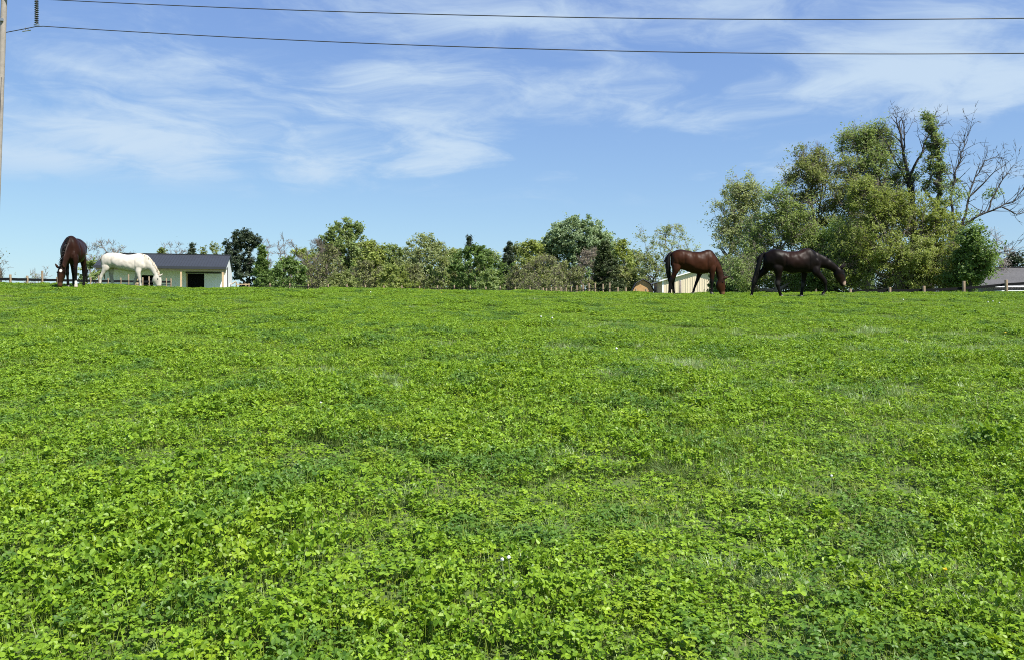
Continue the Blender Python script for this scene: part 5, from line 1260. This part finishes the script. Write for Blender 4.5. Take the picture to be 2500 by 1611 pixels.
B_legs = [
 dict(rows=legrow([(1560, 540, 1445, 540, .13), (1560, 610, 1447, 610, .13), (1545, 660, 1450, 660, .10), (1510, 700, 1440, 700, .075), (1478, 735, 1420, 740, .060), (1462, 765, 1414, 768, .057), (1448, 800, 1410, 800, .044), (1444, 840, 1408, 840, .040), (1444, 880, 1406, 880, .044), (1442, 900, 1403, 898, .042), (1446, 918, 1400, 916, .05)], -.16)),
 dict(rows=legrow([(1570, 560, 1470, 560, .12), (1575, 640, 1480, 640, .12), (1565, 690, 1492, 690, .09), (1552, 725, 1498, 728, .07), (1556, 760, 1508, 764, .058), (1560, 790, 1514, 792, .055), (1562, 820, 1524, 822, .042), (1568, 855, 1533, 856, .039), (1574, 888, 1538, 888, .043), (1577, 905, 1540, 903, .042), (1582, 922, 1540, 920, .05)], .16)),
 dict(rows=legrow([(1975, 560, 1890, 560, .10), (1980, 630, 1890, 630, .10), (1972, 680, 1895, 690, .082), (1966, 725, 1910, 725, .064), (1972, 770, 1926, 770, .053), (1976, 800, 1932, 800, .053), (1976, 830, 1943, 830, .040), (1980, 865, 1950, 865, .037), (1985, 895, 1952, 895, .043), (1986, 908, 1953, 906, .041), (1993, 922, 1954, 920, .05)], -.145)),
 dict(rows=legrow([(1950, 600, 1860, 590, .09), (1930, 660, 1850, 655, .09), (1910, 710, 1842, 705, .08), (1898, 740, 1848, 738, .062), (1888, 775, 1844, 768, .053), (1876, 800, 1836, 793, .053), (1862, 830, 1830, 822, .040), (1848, 862, 1818, 854, .037), (1836, 892, 1806, 885, .043), (1833, 905, 1801, 898, .041), (1836, 920, 1797, 915, .05)], .145))]
WH = (.48, .44, .375)
B_sp = dict(sc=.00304, ox=1750, oy=925, trunk=B_trunk, neck=B_neck, head=B_head, legs=B_legs,
  bulges=[(1980, 590, .12, .20, .115, .075, 12), (1500, 560, .17, .25, .15, .10, 0), (1515, 625, .13, .12, .16, .07, 0)], hollows=[(1585, 560, .05, .22, .018), (1895, 590, .035, .25, .016), (1470, 600, .04, .16, .010), (1610, 620, .10, .06, .012), (2030, 570, .05, .10, .010)], body=WH,
  coat=M['coat_white'], hair=M['hair_cream'], earmat=M['coat_white'], earcol=WH, ears=[(2208, 752, 2243, 718, -.05), (2203, 745, 2236, 712, .05)], eyes=[(2190, 785, -.095), (2190, 785, .095)],
  marks=[(2205, 893, 0, .06, .06, (.27, .225, .20), .8), (1965, 800, -.145, .09, .12, (.30, .265, .225), .6), (1500, 750, .16, .12, .15, (.27, .245, .215), .7), (1545, 790, .16, .10, .12, (.27, .245, .215), .6), (1860, 790, .14, .12, .12, (.27, .245, .215), .6), (1590, 640, 0, .10, .10, (.20, .16, .145), .6)],
  mane=dict(pts=[(1965, 440, 0), (1990, 443, 0), (2037, 464, 0), (2082, 502, 0), (2122, 552, 0), (2157, 607, 0), (2187, 667, 0), (2208, 722, 0)], n=420, len=.14, side=-1, fwd=-.05),
  tail=[(1444, 470, 0, .05), (1428, 490, .0, .06), (1424, 530, .02, .065), (1428, 580, .04, .065), (1434, 640, .06, .06), (1440, 700, .08, .05), (1446, 750, .09, .035), (1450, 790, .10, .015)], palehoof=True, taillen=.45, seed=7)
dB = 33.4; cB = column(1750, 0, 5.69); horse('white_horse', 'cream-white horse grazing sideways before the shed', place(cB, dB), math.radians(2), B_sp)

# -- dark bay seen from the front, head down
def shiftneck(rows, ks): return [(a, b, c, d, w, k, e) for (a, b, c, d, w, y, e), k in zip(rows, ks)]
def wide(rows, k): return [(a, b, c, d, w * k, y, e) for a, b, c, d, w, y, e in rows]
A_trunk = wide(C_trunk, 1.16)
A_neck = shiftneck(wide(C_neck, 1.12), [0, -.01, -.03, -.06, -.09, -.12, -.15, -.17])
A_head = shiftneck(wide(C_head, 1.08), [-.16, -.175, -.19, -.20, -.21, -.22, -.225, -.23, -.235])
A_legs = [
 dict(rows=[(a, b, c, d, w, -.15, e) for a, b, c, d, w, y, e in C_legs[0]['rows']], dark=5),
 dict(rows=[(a - 60, b, c - 60, d, w, .17, e) for a, b, c, d, w, y, e in C_legs[1]['rows']], dark=5),
 dict(rows=[(a - 40 - i * 9, b, c - 40 - i * 9, d, w * 1.05, -.13 + .004 * i, e) for i, (a, b, c, d, w, y, e) in enumerate(C_legs[2]['rows'])], dark=4),
 dict(rows=[(a + 6 * i, b, c + 6 * i, d, w * 1.05, .15 + .003 * i, e) for i, (a, b, c, d, w, y, e) in enumerate(C_legs[2]['rows'])], dark=4, sock=.10)]
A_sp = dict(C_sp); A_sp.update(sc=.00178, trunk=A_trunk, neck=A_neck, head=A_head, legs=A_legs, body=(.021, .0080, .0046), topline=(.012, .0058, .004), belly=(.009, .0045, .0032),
  ears=[(2008, 930, 2040, 862, -.275), (2008, 930, 2040, 862, -.105)], eyes=[(1995, 1015, -.30), (1995, 1015, -.075)],
  marks=[(2044, 985, -.19, .038, .02, (.62, .57, .50), .95), (2010, 1255, -.225, .07, .08, (.12, .06, .033), .85), (2045, 1110, -.21, .09, .10, (.05, .021, .011), .6), (1870, 820, -.12, .2, .2, (.030, .014, .010), .7)],
  mane=dict(pts=[(1700, 345, 0), (1760, 358, -.015), (1822, 428, -.035), (1885, 522, -.065), (1940, 622, -.095), (1978, 722, -.125), (2003, 822, -.15), (2022, 915, -.17)], n=420, len=.15, side=-1, fwd=.15),
  tail=[(945, 395, 0, .045), (900, 420, 0, .055), (870, 500, 0, .07), (860, 600, .03, .08), (862, 720, .10, .085), (866, 840, .18, .08), (870, 950, .22, .06), (874, 1060, .24, .04), (878, 1150, .25, .02)], seed=8)
dA = 26.5; cA = 180; rayA = math.atan((cA - 1250) / F)
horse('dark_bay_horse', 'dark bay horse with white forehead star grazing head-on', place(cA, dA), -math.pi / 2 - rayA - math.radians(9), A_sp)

# ------------------------------------------------------------------ flowers in the sward
def dandelions():
    wm = plain('seed_fluff', (.52, .55, .48), .9, .1, 30); ym = plain('dandelion_yellow', (.75, .55, .03), .7, .2, 30); gm = plain('flower_stem', (.16, .22, .07), .6, .2, 10)
    def spot(px, py, hh):
        d = np.linspace(2, 34, 4000); zz = terrain((px - 1250) / F * d, d) + hh
        j = int(np.argmin(np.abs(HZ - (zz - EYE) / d * F - py))); return (px - 1250) / F * d[j], d[j]
    W = [(1321, 775, .24), (1348, 778, .2), (1226, 1371, .15), (1242, 1366, .15), (2030, 1165, .14), (2412, 739, .16), (2424, 737, .16), (2440, 741, .16), (1505, 852, .14), (783, 985, .14), (905, 715, .14), (2205, 733, .15)]
    for i, (px, py, h) in enumerate(W):
        x, y = spot(px, py, h); t = thing('dandelion', 'white dandelion seed head standing above the clover', 'flower', (x, y, gz(x, y)), 0, 'dandelion seed heads in the clover')
        m = MB(); m.tube([(0, 0, -.01), (.008, 0, h * .5), (0, 0, h)], .003, 5); m.build('stem', gm, t)
        bm = bmesh.new(); bmesh.ops.create_icosphere(bm, subdivisions=2, radius=.0085 if y < 10 else .018)
        for v in bm.verts: v.co *= random.uniform(.86, 1.12); v.co.z += h + .012
        me = bpy.data.meshes.new('seed_head'); bm.to_mesh(me); bm.free(); me.materials.append(wm); link('seed_head', me, t)
    for px, py, h in [(1036, 707, .15), (2455, 812, .13), (2308, 1390, .10), (1078, 716, .14)]:
        x, y = spot(px, py, h); t = thing('dandelion', 'yellow dandelion flower in the clover', 'flower', (x, y, gz(x, y)), 0, 'yellow dandelions in the clover')
        m = MB(); m.tube([(0, 0, -.01), (.006, 0, h * .5), (0, 0, h)], .003, 5); m.build('stem', gm, t)
        m = MB(); V = [(0, 0, h + .012)]; Fc = []
        q_ = .55 if y < 8 else 1.0
        for k in range(24):
            a = 2 * math.pi * k / 24; r_ = q_ * (.021 if k % 2 else .015); V.append((r_ * math.cos(a), r_ * math.sin(a), h + .004 + .004 * (k % 2)))
        V.append((0, 0, h - .008))
        for k in range(24): Fc += [(0, 1 + k, 1 + (k + 1) % 24), (25, 1 + (k + 1) % 24, 1 + k)]
        m.add(V, Fc); m.build('flower_head', ym, t)
dandelions()
